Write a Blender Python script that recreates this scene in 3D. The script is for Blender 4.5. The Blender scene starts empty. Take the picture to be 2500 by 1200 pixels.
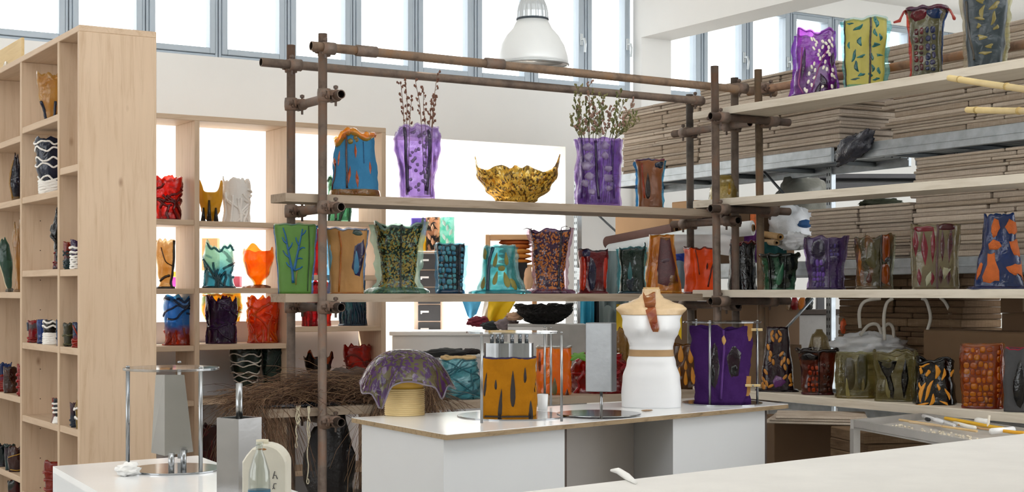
import bpy, math, random
from math import sin, cos, pi, radians as R
from mathutils import Vector, Matrix, noise

SC = bpy.context.scene
COL = SC.collection
# ------------------------------------------------------------------ camera, sky, sun, exposure
CZ = 1.45                       # eye height
F = 3600.0                      # focal length in pixels of the 2500 px wide frame
HZ = 715.0                      # horizon row
YAW = R(32.0)
S_, C_ = sin(YAW), cos(YAW)
cam_d = bpy.data.cameras.new('camera')
cam = bpy.data.objects.new('camera', cam_d); COL.objects.link(cam)
cam_d.sensor_width = 36.0
cam_d.lens = 36.0 * F / 2500.0
cam_d.shift_y = (HZ - 600.0) / 2500.0
cam_d.clip_end = 200
cam.location = (0, 0, CZ)
cam.rotation_euler = (pi/2, 0, -YAW)
SC.camera = cam

world = bpy.data.worlds.new('sky'); SC.world = world
world.use_nodes = True
bg = world.node_tree.nodes['Background']
bg.inputs[0].default_value = (0.96, 0.985, 1.0, 1)
bg.inputs[1].default_value = 3.4

sun_d = bpy.data.lights.new('sun', 'SUN'); sun_d.energy = 16.0; sun_d.angle = R(0.6)
sun_d.color = (1.0, 0.97, 0.93)
sun = bpy.data.objects.new('sun', sun_d); COL.objects.link(sun)
sun.location = (-3, 14, 12)
sun.rotation_euler = Vector((.45, -.40, -1.0)).to_track_quat('-Z', 'Y').to_euler()

SC.view_settings.view_transform = 'Standard'
SC.view_settings.look = 'None'
SC.view_settings.gamma = 1.0
SC.view_settings.use_curve_mapping = False
SC.view_settings.exposure = 0.02
try:
    SC.cycles.transparent_max_bounces = 40
    SC.cycles.max_bounces = 10
    SC.cycles.diffuse_bounces = 5
except Exception:
    pass

# ------------------------------------------------------------------ where a picture column / row meets a real plane
def c2w(l, d): return (C_*l + S_*d, -S_*l + C_*d)
def tt(px): return (px - 1250.0) / F
def dY(px, Y): return Y / (C_ - S_*tt(px))
def dX(px, X): return X / (S_ + C_*tt(px))
def zz(py, d): return CZ + (HZ - py) / F * d
def at(px, py, d):
    x, y = c2w(tt(px)*d, d); return Vector((x, y, zz(py, d)))
def atz(px, py, z):            # on a level plane
    d = (z - CZ) * F / (HZ - py); x, y = c2w(tt(px)*d, d); return Vector((x, y, z))
def Xat(px, Y): t = tt(px); return Y*(S_ + C_*t)/(C_ - S_*t)
def Yat(px, X): t = tt(px); return X*(C_ - S_*t)/(S_ + C_*t)

# ------------------------------------------------------------------ mesh collecting
class MB:
    def __init__(s): s.v = []; s.f = []
    def add(s, vs, fs):
        o = len(s.v); s.v += [tuple(p) for p in vs]; s.f += [tuple(i+o for i in f) for f in fs]; return s
    def box(s, x0, x1, y0, y1, z0, z1, M=None):
        vs = [Vector(p) for p in ((x0,y0,z0),(x1,y0,z0),(x1,y1,z0),(x0,y1,z0),(x0,y0,z1),(x1,y0,z1),(x1,y1,z1),(x0,y1,z1))]
        if M: vs = [M @ p for p in vs]
        return s.add(vs, [(0,3,2,1),(4,5,6,7),(0,1,5,4),(1,2,6,5),(2,3,7,6),(3,0,4,7)])
    def bbox(s, x0, x1, y0, y1, z0, z1, b=0.004, M=None):   # box with chamfered edges
        xs, ys, zs = (x0, x1), (y0, y1), (z0, z1)
        b = min(b, (x1-x0)*.45, (y1-y0)*.45, (z1-z0)*.45)
        vs = []; idx = {}
        for i in (0, 1):
            for j in (0, 1):
                for k in (0, 1):
                    sx, sy, sz = (1, -1)[i], (1, -1)[j], (1, -1)[k]
                    for a in range(3):
                        p = [xs[i]+sx*b, ys[j]+sy*b, zs[k]+sz*b]
                        p[a] = (xs[i], ys[j], zs[k])[a]
                        idx[(i,j,k,a)] = len(vs); vs.append(Vector(p))
        fs = []
        for a in range(3):
            o = [q for q in range(3) if q != a]
            for e in (0, 1):
                q = []
                for (m, n) in ((0,0),(1,0),(1,1),(0,1)):
                    c = [0,0,0]; c[a] = e; c[o[0]] = m; c[o[1]] = n
                    q.append(idx[(c[0],c[1],c[2],a)])
                fs.append(tuple(q))
        for a in range(3):
            o = [q for q in range(3) if q != a]
            for m in (0, 1):
                for n in (0, 1):
                    c0 = [0,0,0]; c0[o[0]] = m; c0[o[1]] = n; c1 = c0[:]; c1[a] = 1
                    fs.append((idx[(*c0,o[0])], idx[(*c1,o[0])], idx[(*c1,o[1])], idx[(*c0,o[1])]))
        for i in (0, 1):
            for j in (0, 1):
                for k in (0, 1):
                    fs.append((idx[(i,j,k,0)], idx[(i,j,k,1)], idx[(i,j,k,2)]))
        if M: vs = [M @ p for p in vs]
        return s.add(vs, fs)
    def tube(s, pts, r, n=8, cap=True, hollow=None):
        pts = [Vector(p) for p in pts]
        rs = r if isinstance(r, (list, tuple)) else [r]*len(pts)
        vs = []; fs = []; up = None
        for i, p in enumerate(pts):
            t = (pts[min(i+1, len(pts)-1)] - pts[max(i-1, 0)])
            if t.length < 1e-9: t = Vector((0,0,1))
            t.normalize()
            if up is None:
                up = Vector((0,0,1)) if abs(t.z) < .9 else Vector((1,0,0))
            a = t.cross(up)
            if a.length < 1e-6: a = t.cross(Vector((1,.3,.2)))
            a.normalize(); b = a.cross(t); up = b
            for k in range(n):
                w = 2*pi*k/n; vs.append(p + (a*cos(w) + b*sin(w))*rs[i])
        m = len(pts)
        for i in range(m-1):
            for k in range(n):
                fs.append((i*n+k, i*n+(k+1)%n, (i+1)*n+(k+1)%n, (i+1)*n+k))
        if hollow:
            o = len(vs); sub = MB().tube(pts, [q*hollow for q in rs], n, cap=False)
            vs += [Vector(p) for p in sub.v]; fs += [tuple(o+i for i in reversed(f)) for f in sub.f]
            for k in range(n):
                fs.append((k, o+k, o+(k+1)%n, (k+1)%n)[::-1]); e = (m-1)*n
                fs.append((e+k, o+e+k, o+e+(k+1)%n, e+(k+1)%n))
        elif cap:
            fs.append(tuple(range(n))[::-1]); fs.append(tuple((m-1)*n+k for k in range(n)))
        return s.add(vs, fs)
    def lathe(s, prof, n=32, c=(0,0,0), sx=1.0, sy=1.0, closed=False):
        vs = []; fs = []; m = len(prof)
        for (r, z) in prof:
            for k in range(n):
                w = 2*pi*k/n; vs.append((c[0]+r*cos(w)*sx, c[1]+r*sin(w)*sy, c[2]+z))
        for i in range(m-1 + (1 if closed else 0)):
            j = (i+1) % m
            for k in range(n):
                fs.append((i*n+k, i*n+(k+1)%n, j*n+(k+1)%n, j*n+k))
        if not closed:
            if prof[0][0] > 1e-6: fs.append(tuple(range(n))[::-1])
            if prof[-1][0] > 1e-6: fs.append(tuple((m-1)*n+k for k in range(n)))
        return s.add(vs, fs)
    def prism(s, poly, z0, z1):
        n = len(poly)
        vs = [(p[0], p[1], z0) for p in poly] + [(p[0], p[1], z1) for p in poly]
        fs = [tuple(range(n))[::-1], tuple(range(n, 2*n))] + [(i, (i+1)%n, n+(i+1)%n, n+i) for i in range(n)]
        return s.add(vs, fs)
    def blob(s, c, rx, ry, rz, seed=0, amp=.25, fr=1.6, nu=20, nv=12, flat=None):
        vs = []; fs = []
        for i in range(nv+1):
            ph = -pi/2 + pi*i/nv
            for k in range(nu):
                w = 2*pi*k/nu
                q = Vector((cos(ph)*cos(w), cos(ph)*sin(w), sin(ph)))
                f = 1 + amp*noise.noise(q*fr + Vector((seed*3.7, seed*1.3, 0))) + amp*.5*noise.noise(q*fr*2.7 + Vector((0, seed*2.1, 5)))
                z = q.z*f*rz
                if flat is not None and z < -flat*rz: z = -flat*rz
                vs.append((c[0]+q.x*f*rx, c[1]+q.y*f*ry, c[2]+z))
        for i in range(nv):
            for k in range(nu):
                fs.append((i*nu+k, i*nu+(k+1)%nu, (i+1)*nu+(k+1)%nu, (i+1)*nu+k))
        return s.add(vs, fs)

def link(name, mb, mat, parent=None, smooth=False, label=None, world=True):
    me = bpy.data.meshes.new(name)
    vs = mb.v
    if parent is not None and world:
        o = parent.location
        if parent.parent is not None: o = o + parent.parent.location
        vs = [(p[0]-o.x, p[1]-o.y, p[2]-o.z) for p in vs]
    me.from_pydata(vs, [], mb.f); me.update()
    if mat is not None: me.materials.append(mat)
    if smooth: me.polygons.foreach_set('use_smooth', [True]*len(me.polygons))
    ob = bpy.data.objects.new(name, me); COL.objects.link(ob)
    if parent is not None: ob.parent = parent
    if label: ob['label'] = label
    return ob
def inst(src, name, parent, loc=(0,0,0), rot=(0,0,0)):      # a further piece sharing the mesh of src
    o = src.copy(); COL.objects.link(o); o.name = name; o.parent = parent
    o.location = loc; o.rotation_euler = rot
    return o
def tag(o, label, cat=None, group=None, kind=None):
    o['label'] = label
    if cat: o['category'] = cat
    if group: o['group'] = group
    if kind: o['kind'] = kind
    return o
def thing(name, loc, label, cat, group=None, rz=0.0):
    o = bpy.data.objects.new(name, None); COL.objects.link(o)
    o.location = loc; o.rotation_euler = (0, 0, rz); o.empty_display_size = .05
    return tag(o, label, cat, group)
def struct(name, mb, mat, label, parent=None, smooth=False):
    o = link(name, mb, mat, parent, smooth)
    if parent is None: tag(o, label, None, None, 'structure')
    return o

# ------------------------------------------------------------------ materials
def lin(h):
    h = h.lstrip('#'); out = []
    for i in (0, 2, 4):
        c = int(h[i:i+2], 16)/255.0
        out.append(c/12.92 if c <= .04045 else ((c+.055)/1.055)**2.4)
    return (*out, 1.0)
MC = {}
def _new(name):
    m = bpy.data.materials.new(name); m.use_nodes = True
    nt = m.node_tree; nt.nodes.clear()
    return m, nt, nt.nodes, nt.links
def _coord(N, L, scale=(1,1,1), gen=False):
    tc = N.new('ShaderNodeTexCoord'); mp = N.new('ShaderNodeMapping')
    mp.inputs['Scale'].default_value = scale
    L.new(tc.outputs['Generated' if gen else 'Object'], mp.inputs[0]); return mp.outputs[0]
def _mix(N, L, fac, a, b):
    m = N.new('ShaderNodeMix'); m.data_type = 'RGBA'
    for s_, v in ((0, fac), (6, a), (7, b)):
        if isinstance(v, (int, float)): m.inputs[s_].default_value = v
        elif isinstance(v, tuple): m.inputs[s_].default_value = v
        else: L.new(v, m.inputs[s_])
    return m.outputs[2]
def _ramp(N, L, fac, stops, interp='LINEAR'):
    r = N.new('ShaderNodeValToRGB'); r.color_ramp.interpolation = interp
    e = r.color_ramp.elements
    while len(e) > 1: e.remove(e[-1])
    e[0].position = stops[0][0]; e[0].color = stops[0][1]
    for p, c in stops[1:]:
        q = e.new(p); q.color = c
    L.new(fac, r.inputs[0]); return r.outputs[0]
def _noise(N, L, co, scale, detail=3, rough=.55, dist=0.0):
    n = N.new('ShaderNodeTexNoise'); n.inputs['Scale'].default_value = scale
    n.inputs['Detail'].default_value = detail; n.inputs['Roughness'].default_value = rough
    n.inputs['Distortion'].default_value = dist
    L.new(co, n.inputs['Vector']); return n.outputs[0]
def _bump(N, L, h, strength, dist=.01):
    b = N.new('ShaderNodeBump'); b.inputs['Strength'].default_value = strength; b.inputs['Distance'].default_value = dist
    L.new(h, b.inputs['Height']); return b.outputs[0]
def _schlick(N, L, nrm, f0=.04):
    lw_ = N.new('ShaderNodeLayerWeight'); lw_.inputs[0].default_value = .5; L.new(nrm, lw_.inputs['Normal'])
    pw_ = N.new('ShaderNodeMath'); pw_.operation = 'POWER'; L.new(lw_.outputs['Facing'], pw_.inputs[0]); pw_.inputs[1].default_value = 4.0
    ma = N.new('ShaderNodeMath'); ma.operation = 'MULTIPLY_ADD'; L.new(pw_.outputs[0], ma.inputs[0]); ma.inputs[1].default_value = .8; ma.inputs[2].default_value = f0
    return ma.outputs[0]
def _out(N, L, sh):
    o = N.new('ShaderNodeOutputMaterial'); L.new(sh, o.inputs[0])

def plain(col, rough=.6, metal=0.0, var=.15, scale=8.0, bump=.1, spec=.5, key=None):
    k = ('plain', col, rough, metal, var, scale, bump, spec)
    if k in MC: return MC[k]
    m, nt, N, L = _new('surface_' + col.strip('#'))
    co = _coord(N, L); n = _noise(N, L, co, scale, 4)
    c = lin(col); dk = tuple(x*(1-var) for x in c[:3]) + (1,); lt = tuple(min(1, x*(1+var*.5)) for x in c[:3]) + (1,)
    cc = _ramp(N, L, n, [(.3, dk), (.7, lt)])
    p = N.new('ShaderNodeBsdfPrincipled'); L.new(cc, p.inputs['Base Color'])
    p.inputs['Roughness'].default_value = rough; p.inputs['Metallic'].default_value = metal
    p.inputs['Specular IOR Level'].default_value = spec
    if bump: L.new(_bump(N, L, _noise(N, L, co, scale*6, 3), bump), p.inputs['Normal'])
    _out(N, L, p.outputs[0]); MC[k] = m; return m

def wood(c1, c2, axis='z', scale=1.0, knots=True, rough=.55, name='pine_wood', stave=0.0):
    k = ('wood', c1, c2, axis, scale, knots, stave)
    if k in MC: return MC[k]
    m, nt, N, L = _new(name)
    st = {'x': (1.2, 16, 16), 'y': (16, 1.2, 16), 'z': (16, 16, 1.2)}[axis]
    co = _coord(N, L, tuple(q*scale for q in st)); n = _noise(N, L, co, 2.2, 6, .6, .6)
    cc = _ramp(N, L, n, [(.25, lin(c2)), (.5, lin(c1)), (.8, tuple(min(1, q*1.06) for q in lin(c1)[:3]) + (1,))])
    co3 = _coord(N, L); big = _noise(N, L, co3, 1.7, 2)
    cc = _mix(N, L, _ramp(N, L, big, [(.35, (.22,)*3 + (1,)), (.65, (0,)*3 + (1,))]), cc, lin(c2))
    if knots:
        v = N.new('ShaderNodeTexVoronoi'); v.inputs['Scale'].default_value = 5.0
        kst = {'x': (.5, 1, 1), 'y': (1, .5, 1), 'z': (1, 1, .5)}[axis]
        L.new(_coord(N, L, kst), v.inputs['Vector'])
        msk = _ramp(N, L, v.outputs['Distance'], [(.0, (.75,)*3 + (1,)), (.075, (0,)*3 + (1,))])
        cc = _mix(N, L, msk, cc, lin('7a5638'))
    p = N.new('ShaderNodeBsdfPrincipled'); L.new(cc, p.inputs['Base Color'])
    p.inputs['Roughness'].default_value = rough; p.inputs['Specular IOR Level'].default_value = .35
    L.new(_bump(N, L, n, .06), p.inputs['Normal'])
    _out(N, L, p.outputs[0]); MC[k] = m; return m

def resin(c1, c2=None, mode=None, op=.55, scale=1.0, rough=.09, c3=None, th=.5):
    """cast translucent resin: colour field, tinted see-through share, milky share, gloss"""
    k = ('resin', c1, c2, mode, op, scale, rough, c3, th)
    if k in MC: return MC[k]
    m, nt, N, L = _new('resin_' + c1)
    a = lin(c1); b = lin(c2) if c2 else tuple(x*.55 for x in a[:3]) + (1,)
    co = _coord(N, L)
    if mode is None:
        f = _noise(N, L, co, 9*scale, 3); col = _mix(N, L, _ramp(N, L, f, [(.35, (0,0,0,1)), (.75, (.6 if c2 is None else 1,)*3 + (1,))]), a, b)
    elif mode == 'grad':                         # c1 above, c2 below
        sep = N.new('ShaderNodeSeparateXYZ'); L.new(_coord(N, L, gen=True), sep.inputs[0])
        f = _noise(N, L, co, 14*scale, 3)
        ad = N.new('ShaderNodeMath'); ad.operation = 'MULTIPLY_ADD'; L.new(f, ad.inputs[0]); ad.inputs[1].default_value = .5; L.new(sep.outputs[2], ad.inputs[2])
        col = _ramp(N, L, ad.outputs[0], [(max(0, th-.12+.2), b), (min(1, th+.12+.2), a)])
    elif mode == 'blotch':
        f = _noise(N, L, co, 12*scale, 2, .5, .8); col = _ramp(N, L, f, [(th-.03, a), (th+.03, b)])
    elif mode == 'streak':
        f = _noise(N, L, _coord(N, L, (1,1,.22)), 26*scale, 2, .5, .5); col = _ramp(N, L, f, [(th-.035, a), (th+.035, b)])
    elif mode == 'fleck':
        v = N.new('ShaderNodeTexVoronoi'); v.inputs['Scale'].default_value = 70*scale; L.new(_coord(N, L, (1,1,.6)), v.inputs['Vector'])
        g = lin(c3) if c3 else b
        col = _ramp(N, L, v.outputs['Color'], [(.0, a), (.38, a), (.42, b), (.68, b), (.72, g)], 'LINEAR')
    elif mode == 'cells':
        v = N.new('ShaderNodeTexVoronoi'); v.feature = 'DISTANCE_TO_EDGE'; v.inputs['Scale'].default_value = 38*scale
        L.new(_coord(N, L, (1,1,.75)), v.inputs['Vector'])
        col = _ramp(N, L, v.outputs['Distance'], [(.05, b), (.14, a)])
    nb = _bump(N, L, _noise(N, L, co, 24, 3, .6, .6), .5, .009)
    tr = N.new('ShaderNodeBsdfTransparent'); gm = N.new('ShaderNodeGamma'); gm.inputs[1].default_value = .32
    L.new(col, gm.inputs[0]); L.new(gm.outputs[0], tr.inputs[0])
    df = N.new('ShaderNodeBsdfDiffuse'); L.new(col, df.inputs[0]); L.new(nb, df.inputs['Normal'])
    tl = N.new('ShaderNodeBsdfTranslucent'); g2 = N.new('ShaderNodeGamma'); g2.inputs[1].default_value = .7; L.new(col, g2.inputs[0]); L.new(g2.outputs[0], tl.inputs[0]); L.new(nb, tl.inputs['Normal'])
    m1 = N.new('ShaderNodeMixShader'); m1.inputs[0].default_value = .6; L.new(df.outputs[0], m1.inputs[1]); L.new(tl.outputs[0], m1.inputs[2])
    m2 = N.new('ShaderNodeMixShader'); m2.inputs[0].default_value = 1-(1-min(op, .985))**.6; L.new(tr.outputs[0], m2.inputs[1]); L.new(m1.outputs[0], m2.inputs[2])
    fr = _schlick(N, L, nb)
    gl = N.new('ShaderNodeBsdfGlossy'); gl.inputs['Roughness'].default_value = rough; gl.inputs[0].default_value = (1,1,1,1); L.new(nb, gl.inputs['Normal'])
    m3 = N.new('ShaderNodeMixShader'); L.new(fr, m3.inputs[0]); L.new(m2.outputs[0], m3.inputs[1]); L.new(gl.outputs[0], m3.inputs[2])
    _out(N, L, m3.outputs[0]); MC[k] = m; RES[m.name] = k; return m
RES = {}
def dense(m):            # the same resin cast thick, for inlays
    k = RES.get(m.name)
    if not k or k[4] >= .85: return m
    return resin(k[1], k[2], k[3], .88, k[5], k[6], k[7], k[8])

def clear(tint='ffffff', op=.06, rough=.05):     # thin clear sheet: glass, acrylic
    k = ('clear', tint, op, rough)
    if k in MC: return MC[k]
    m, nt, N, L = _new('clear_' + tint)
    tr = N.new('ShaderNodeBsdfTransparent'); tr.inputs[0].default_value = lin(tint)
    gl = N.new('ShaderNodeBsdfGlossy'); gl.inputs['Roughness'].default_value = rough
    nb = _bump(N, L, _noise(N, L, _coord(N, L), 3, 2), .02); L.new(nb, gl.inputs['Normal'])
    fr = _schlick(N, L, nb)
    ad = N.new('ShaderNodeMath'); ad.operation = 'ADD'; ad.use_clamp = True; L.new(fr, ad.inputs[0]); ad.inputs[1].default_value = op
    mx = N.new('ShaderNodeMixShader'); L.new(ad.outputs[0], mx.inputs[0]); L.new(tr.outputs[0], mx.inputs[1]); L.new(gl.outputs[0], mx.inputs[2])
    _out(N, L, mx.outputs[0]); MC[k] = m; return m

def rust(c1='77675c', c2='4f4239', c3='82624e'):
    k = ('rust', c1, c2, c3)
    if k in MC: return MC[k]
    m, nt, N, L = _new('rusty_steel')
    co = _coord(N, L); n = _noise(N, L, co, 7, 5, .65)
    cc = _ramp(N, L, n, [(.3, lin(c2)), (.5, lin(c1)), (.68, lin(c3)), (.8, lin(c1))])
    p = N.new('ShaderNodeBsdfPrincipled'); L.new(cc, p.inputs['Base Color']); p.inputs['Roughness'].default_value = .6; p.inputs['Metallic'].default_value = .15
    L.new(_bump(N, L, _noise(N, L, co, 70, 4), .25), p.inputs['Normal'])
    _out(N, L, p.outputs[0]); MC[k] = m; return m

def corrugated(c1, c2):
    k = ('card', c1, c2)
    if k in MC: return MC[k]
    m, nt, N, L = _new('corrugated_card')
    n = _noise(N, L, _coord(N, L, (3, 3, 60)), 2.0, 4, .7)
    cc = _ramp(N, L, n, [(.3, lin(c2)), (.55, lin(c1))])
    n2 = _noise(N, L, _coord(N, L, (260, 260, 20)), 1.0, 2)
    cc = _mix(N, L, _ramp(N, L, n2, [(.45, (.35,)*3 + (1,)), (.6, (0,)*3 + (1,))]), cc, lin(c2))
    p = N.new('ShaderNodeBsdfPrincipled'); L.new(cc, p.inputs['Base Color']); p.inputs['Roughness'].default_value = .9; p.inputs['Specular IOR Level'].default_value = .1
    L.new(_bump(N, L, n, .3), p.inputs['Normal'])
    _out(N, L, p.outputs[0]); MC[k] = m; return m

WALL = plain('f1f1ef', .9, var=.02, scale=2, bump=.02, spec=.1)
CEIL = plain('f2f1ee', .9, var=.02, scale=2, bump=.02, spec=.1)
BEECH_Z = wood('cab197', 'b69a7d', 'z'); BEECH_X = wood('cab197', 'b69a7d', 'x'); BEECH_Y = wood('cab197', 'b69a7d', 'y')
FRAME = plain('b3bfca', .45, .2, var=.05, scale=3, bump=.02)
GLASS = clear('ffffff', .0, .02)
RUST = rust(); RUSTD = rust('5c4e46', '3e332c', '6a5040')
GALV = plain('b4bcc2', .38, .55, var=.2, scale=14, bump=.05)
STEEL = plain('9c9ea0', .22, .95, var=.12, scale=4, bump=.03)
WHITE = plain('f0f1f2', .18, var=.02, scale=3, bump=.01)
ROOMW = plain('f6f6f4', .9, var=.02, scale=2, bump=.02, spec=.1)

# ------------------------------------------------------------------ the room
YW = 10.2
W0, W1 = 3.16, 4.06           # high windows: sill and head
struct('floor', MB().box(-6, 14, -4, 16, -.2, 0), plain('b9b4ac', .7, var=.15, scale=1.2), 'grey concrete floor of the workshop')
# back wall: a band under the windows, a strip over them, an opening into the bright room behind
mb = MB()
mb.box(-3.5, 7.92, YW, YW+.25, 2.67, W0)
mb.box(-3.5, 2.2, YW, YW+.25, 0, 2.67); mb.box(6.9, 7.92, YW, YW+.25, 0, 2.67)
mb.box(-3.5, 7.92, YW, YW+.25, W1, 5.2)
mb.box(-3.5, .09, YW, YW+.25, W0, W1)
struct('wall_back', mb, WALL, 'white back wall with a row of high windows over a wide opening')
mb = MB(); mb.box(7.92, 14, YW, YW+.25, 0, W0); mb.box(7.92, 14, YW, YW+.25, W1, 4.4); mb.box(12.1, 14, YW, YW+.25, W0, W1)
struct('wall_back_right', mb, WALL, 'white wall with high windows in the storage bay on the right')
# down-stand beam and the pier that carries it
mb = MB(); mb.box(7.60, 7.92, 1.0, YW, 3.63, 5.2); mb.box(7.60, 7.92, YW-.12, YW, 0, 3.63)
struct('trim_1', mb, WALL, 'white down-stand beam and pier between the hall and the storage bay')
struct('ceiling', MB().box(-3.5, 2.89, 2.2, YW+.25, 5.2, 5.3).box(3.06, 7.6, 2.2, YW+.25, 5.2, 5.3).box(2.89, 3.06, 2.2, 8.42, 5.2, 5.3).box(2.89, 3.06, 9.12, YW+.25, 5.2, 5.3), CEIL, 'white ceiling of the hall with a narrow slot added for a sunbeam')  # slot added out of view to admit a thin sunbeam
struct('ceiling_low', MB().box(-3.5, 7.92, -2.5, 2.2, 3.6, 3.7), CEIL, 'lower white ceiling behind the camera, stepped down for an added clerestory opening')  # unseen step added so soft sky light reaches the fronts
struct('wall_front', MB().box(-3.5, 7.92, -2.7, -2.5, 0, 3.7), WALL, 'plain white wall behind the camera')
struct('wall_left', MB().box(-3.7, -3.5, -2.7, YW+.25, 0, 1.0).box(-3.7, -3.5, -2.7, YW+.25, 3.0, 5.3).box(-3.7, -3.5, -2.7, 1.0, 1.0, 3.0).box(-3.7, -3.5, 4.6, 5.6, 1.0, 3.0).box(-3.7, -3.5, 9.2, YW+.25, 1.0, 3.0), WALL, 'white side wall of the hall with two wide windows')
struct('trim_sunshade', MB().box(-3.5, 13, YW+.25, YW+.95, 4.45, 4.55), WALL, 'unseen eaves added outside to block the sun from the high windows')  # added out of view so direct sun misses the high windows
struct('ceiling_right', MB().box(7.92, 14, 3.0, YW+.25, 4.25, 4.35), CEIL, 'white ceiling of the storage bay')
struct('wall_right', MB().box(13.6, 13.8, 3.0, YW, 0, 4.25), WALL, 'white far wall of the storage bay')
# bright room behind the opening (rooflit)
struct('wall_far', MB().box(-1, 10, 13.8, 14, 0, 3.4), ROOMW, 'white wall of the rooflit room behind the opening')
struct('wall_far_left', MB().box(-1, -.8, YW+.25, 13.8, 0, 3.4), ROOMW, 'white side wall of the rooflit room behind the opening')
struct('wall_far_right', MB().box(9.8, 10, YW+.25, 13.8, 0, 3.4), ROOMW, 'white right side wall of the rooflit room behind the opening')
struct('wall_partition', MB().box(2.3, 4.95, 9.93, 10.02, 0, CZ-.2), plain('e4e4e8', .8, var=.02, bump=.02), 'low white partition behind the open bookcase')

WN = [0]
def window(x0, x1, handle, rail=True):
    WN[0] += 1
    root = bpy.data.objects.new('window_%d' % WN[0], None); COL.objects.link(root); root.location = ((x0+x1)/2, YW+.06, W0)
    tag(root, 'grey framed high window casement, number %d from the left' % WN[0], None, None, 'structure')
    y0, y1 = YW+.02, YW+.10
    def fr(name, a0, a1, b0, b1, w, ya, yb):
        mb = MB()
        mb.bbox(a0, a0+w, ya, yb, b0, b1, .004); mb.bbox(a1-w, a1, ya, yb, b0, b1, .004)
        mb.bbox(a0+w, a1-w, ya, yb, b0, b0+w, .004); mb.bbox(a0+w, a1-w, ya, yb, b1-w, b1, .004)
        return link(name, mb, FRAME, root)
    fr('outer_frame', x0+.003, x1-.003, W0, W1, .022, y0, y1+.06)
    sash = fr('sash', x0+.026, x1-.026, W0+.024, W1-.024, .042, y0-.012, y1)
    link('pane', MB().box(x0+.066, x1-.066, YW+.05, YW+.056, W0+.064, W1-.064), GLASS, root)
    if handle:
        hx = x1-.045; hz = W0+.42
        h = link('handle', MB().bbox(hx-.014, hx+.014, y0-.026, y0-.012, hz-.05, hz+.05, .004)
             .tube([(hx, y0-.02, hz), (hx, y0-.06, hz), (hx+.008, y0-.065, hz-.04), (hx+.012, y0-.05, hz-.11)], .010, 8), plain('cfd6da', .3, .4), root)
xs = [2.79 + .54*i for i in range(-5, 9)] + [7.59]
for i in range(len(xs)-1): window(xs[i], xs[i+1], i >= 11 or i == 3)
xr = [7.94] + [8.37 + .53*i for i in range(8)]
for i in range(len(xr)-1): window(xr[i], xr[i+1], i in (1, 2))

# ------------------------------------------------------------------ bookcases
def peg(mb, x, y, z, ax):
    mb.tube([(x, y, z), (x + (.0012 if ax == 'x' else 0), y - (.0012 if ax == 'y' else 0), z)], .003, 6)
def plank(name, x0, x1, y0, y1, z0, z1, mat, root):
    return link(name, MB().bbox(x0, x1, y0, y1, z0, z1, .0025), mat, root)

# left bookcase, seen along its open face; end panel towards us
LX0, LX1 = 1.96, 2.335
LB = thing('bookcase', (2.15, 8.2, 0), 'tall pale beech bookcase with small vases, seen end on at the left', 'bookcase')
LYD = [7.0, 7.355, 8.105, 8.86, 9.36]           # upright planks
LTOP = CZ + 1.27
LZ = [[.615, .116, -.262, -.65, -1.05], [.888, .512, .12, -.263, -.652, -1.06], [.85, .51, .006, -.56, -.99], [.86, .3, -.2, -.7, -1.1]]
for i, y in enumerate(LYD):
    t = .03
    plank('side_panel' if i in (0, 4) else 'upright', LX0, LX1, y, y+t, 0, LTOP-.03, BEECH_Z, LB)
plank('top_panel', LX0, LX1, LYD[0], LYD[-1]+.03, LTOP-.03, LTOP, BEECH_Y, LB)
for i in range(4):
    for z in LZ[i]:
        plank('shelf', LX0+.004, LX1-.004, LYD[i]+.031, LYD[i+1]-.001, CZ+z-.034, CZ+z, BEECH_Y, LB)
mb = MB()
for i in (1, 2):
    for k in range(14):
        for xx in (LX0+.10, LX0+.27): peg(mb, xx, LYD[i]-.0002, .4+k*.16, 'y')
pg = link('peg_holes', mb, plain('3a2c20', .9), LB); pg['kind'] = 'stuff'

# open-backed bookcase against the opening
BY0, BY1 = 9.5, 9.88
CB = thing('bookcase', (3.8, 9.7, 0), 'open backed beech bookcase of translucent vases behind the scaffold shelves', 'bookcase')
BX = [2.72, 3.43, 4.095, 4.83]
BTOP = CZ + 1.19
for i, x in enumerate(BX):
    plank('side_panel' if i in (0, 3) else 'upright', x, x+.035, BY0, BY1, 0, BTOP-.035, BEECH_Z, CB)
plank('top_panel', BX[0], BX[-1]+.035, BY0, BY1, BTOP-.035, BTOP, BEECH_X, CB)
BZ = [[.49, .03, -.352, -.72, -1.2], [.485, .035, -.347, -.715, -1.24], [.51, .128, -.235, -.64, -1.24]]
for i in range(3):
    for z in BZ[i]:
        plank('shelf', BX[i]+.036, BX[i+1]-.001, BY0+.004, BY1-.004, CZ+z-.036, CZ+z, BEECH_X, CB)

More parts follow.
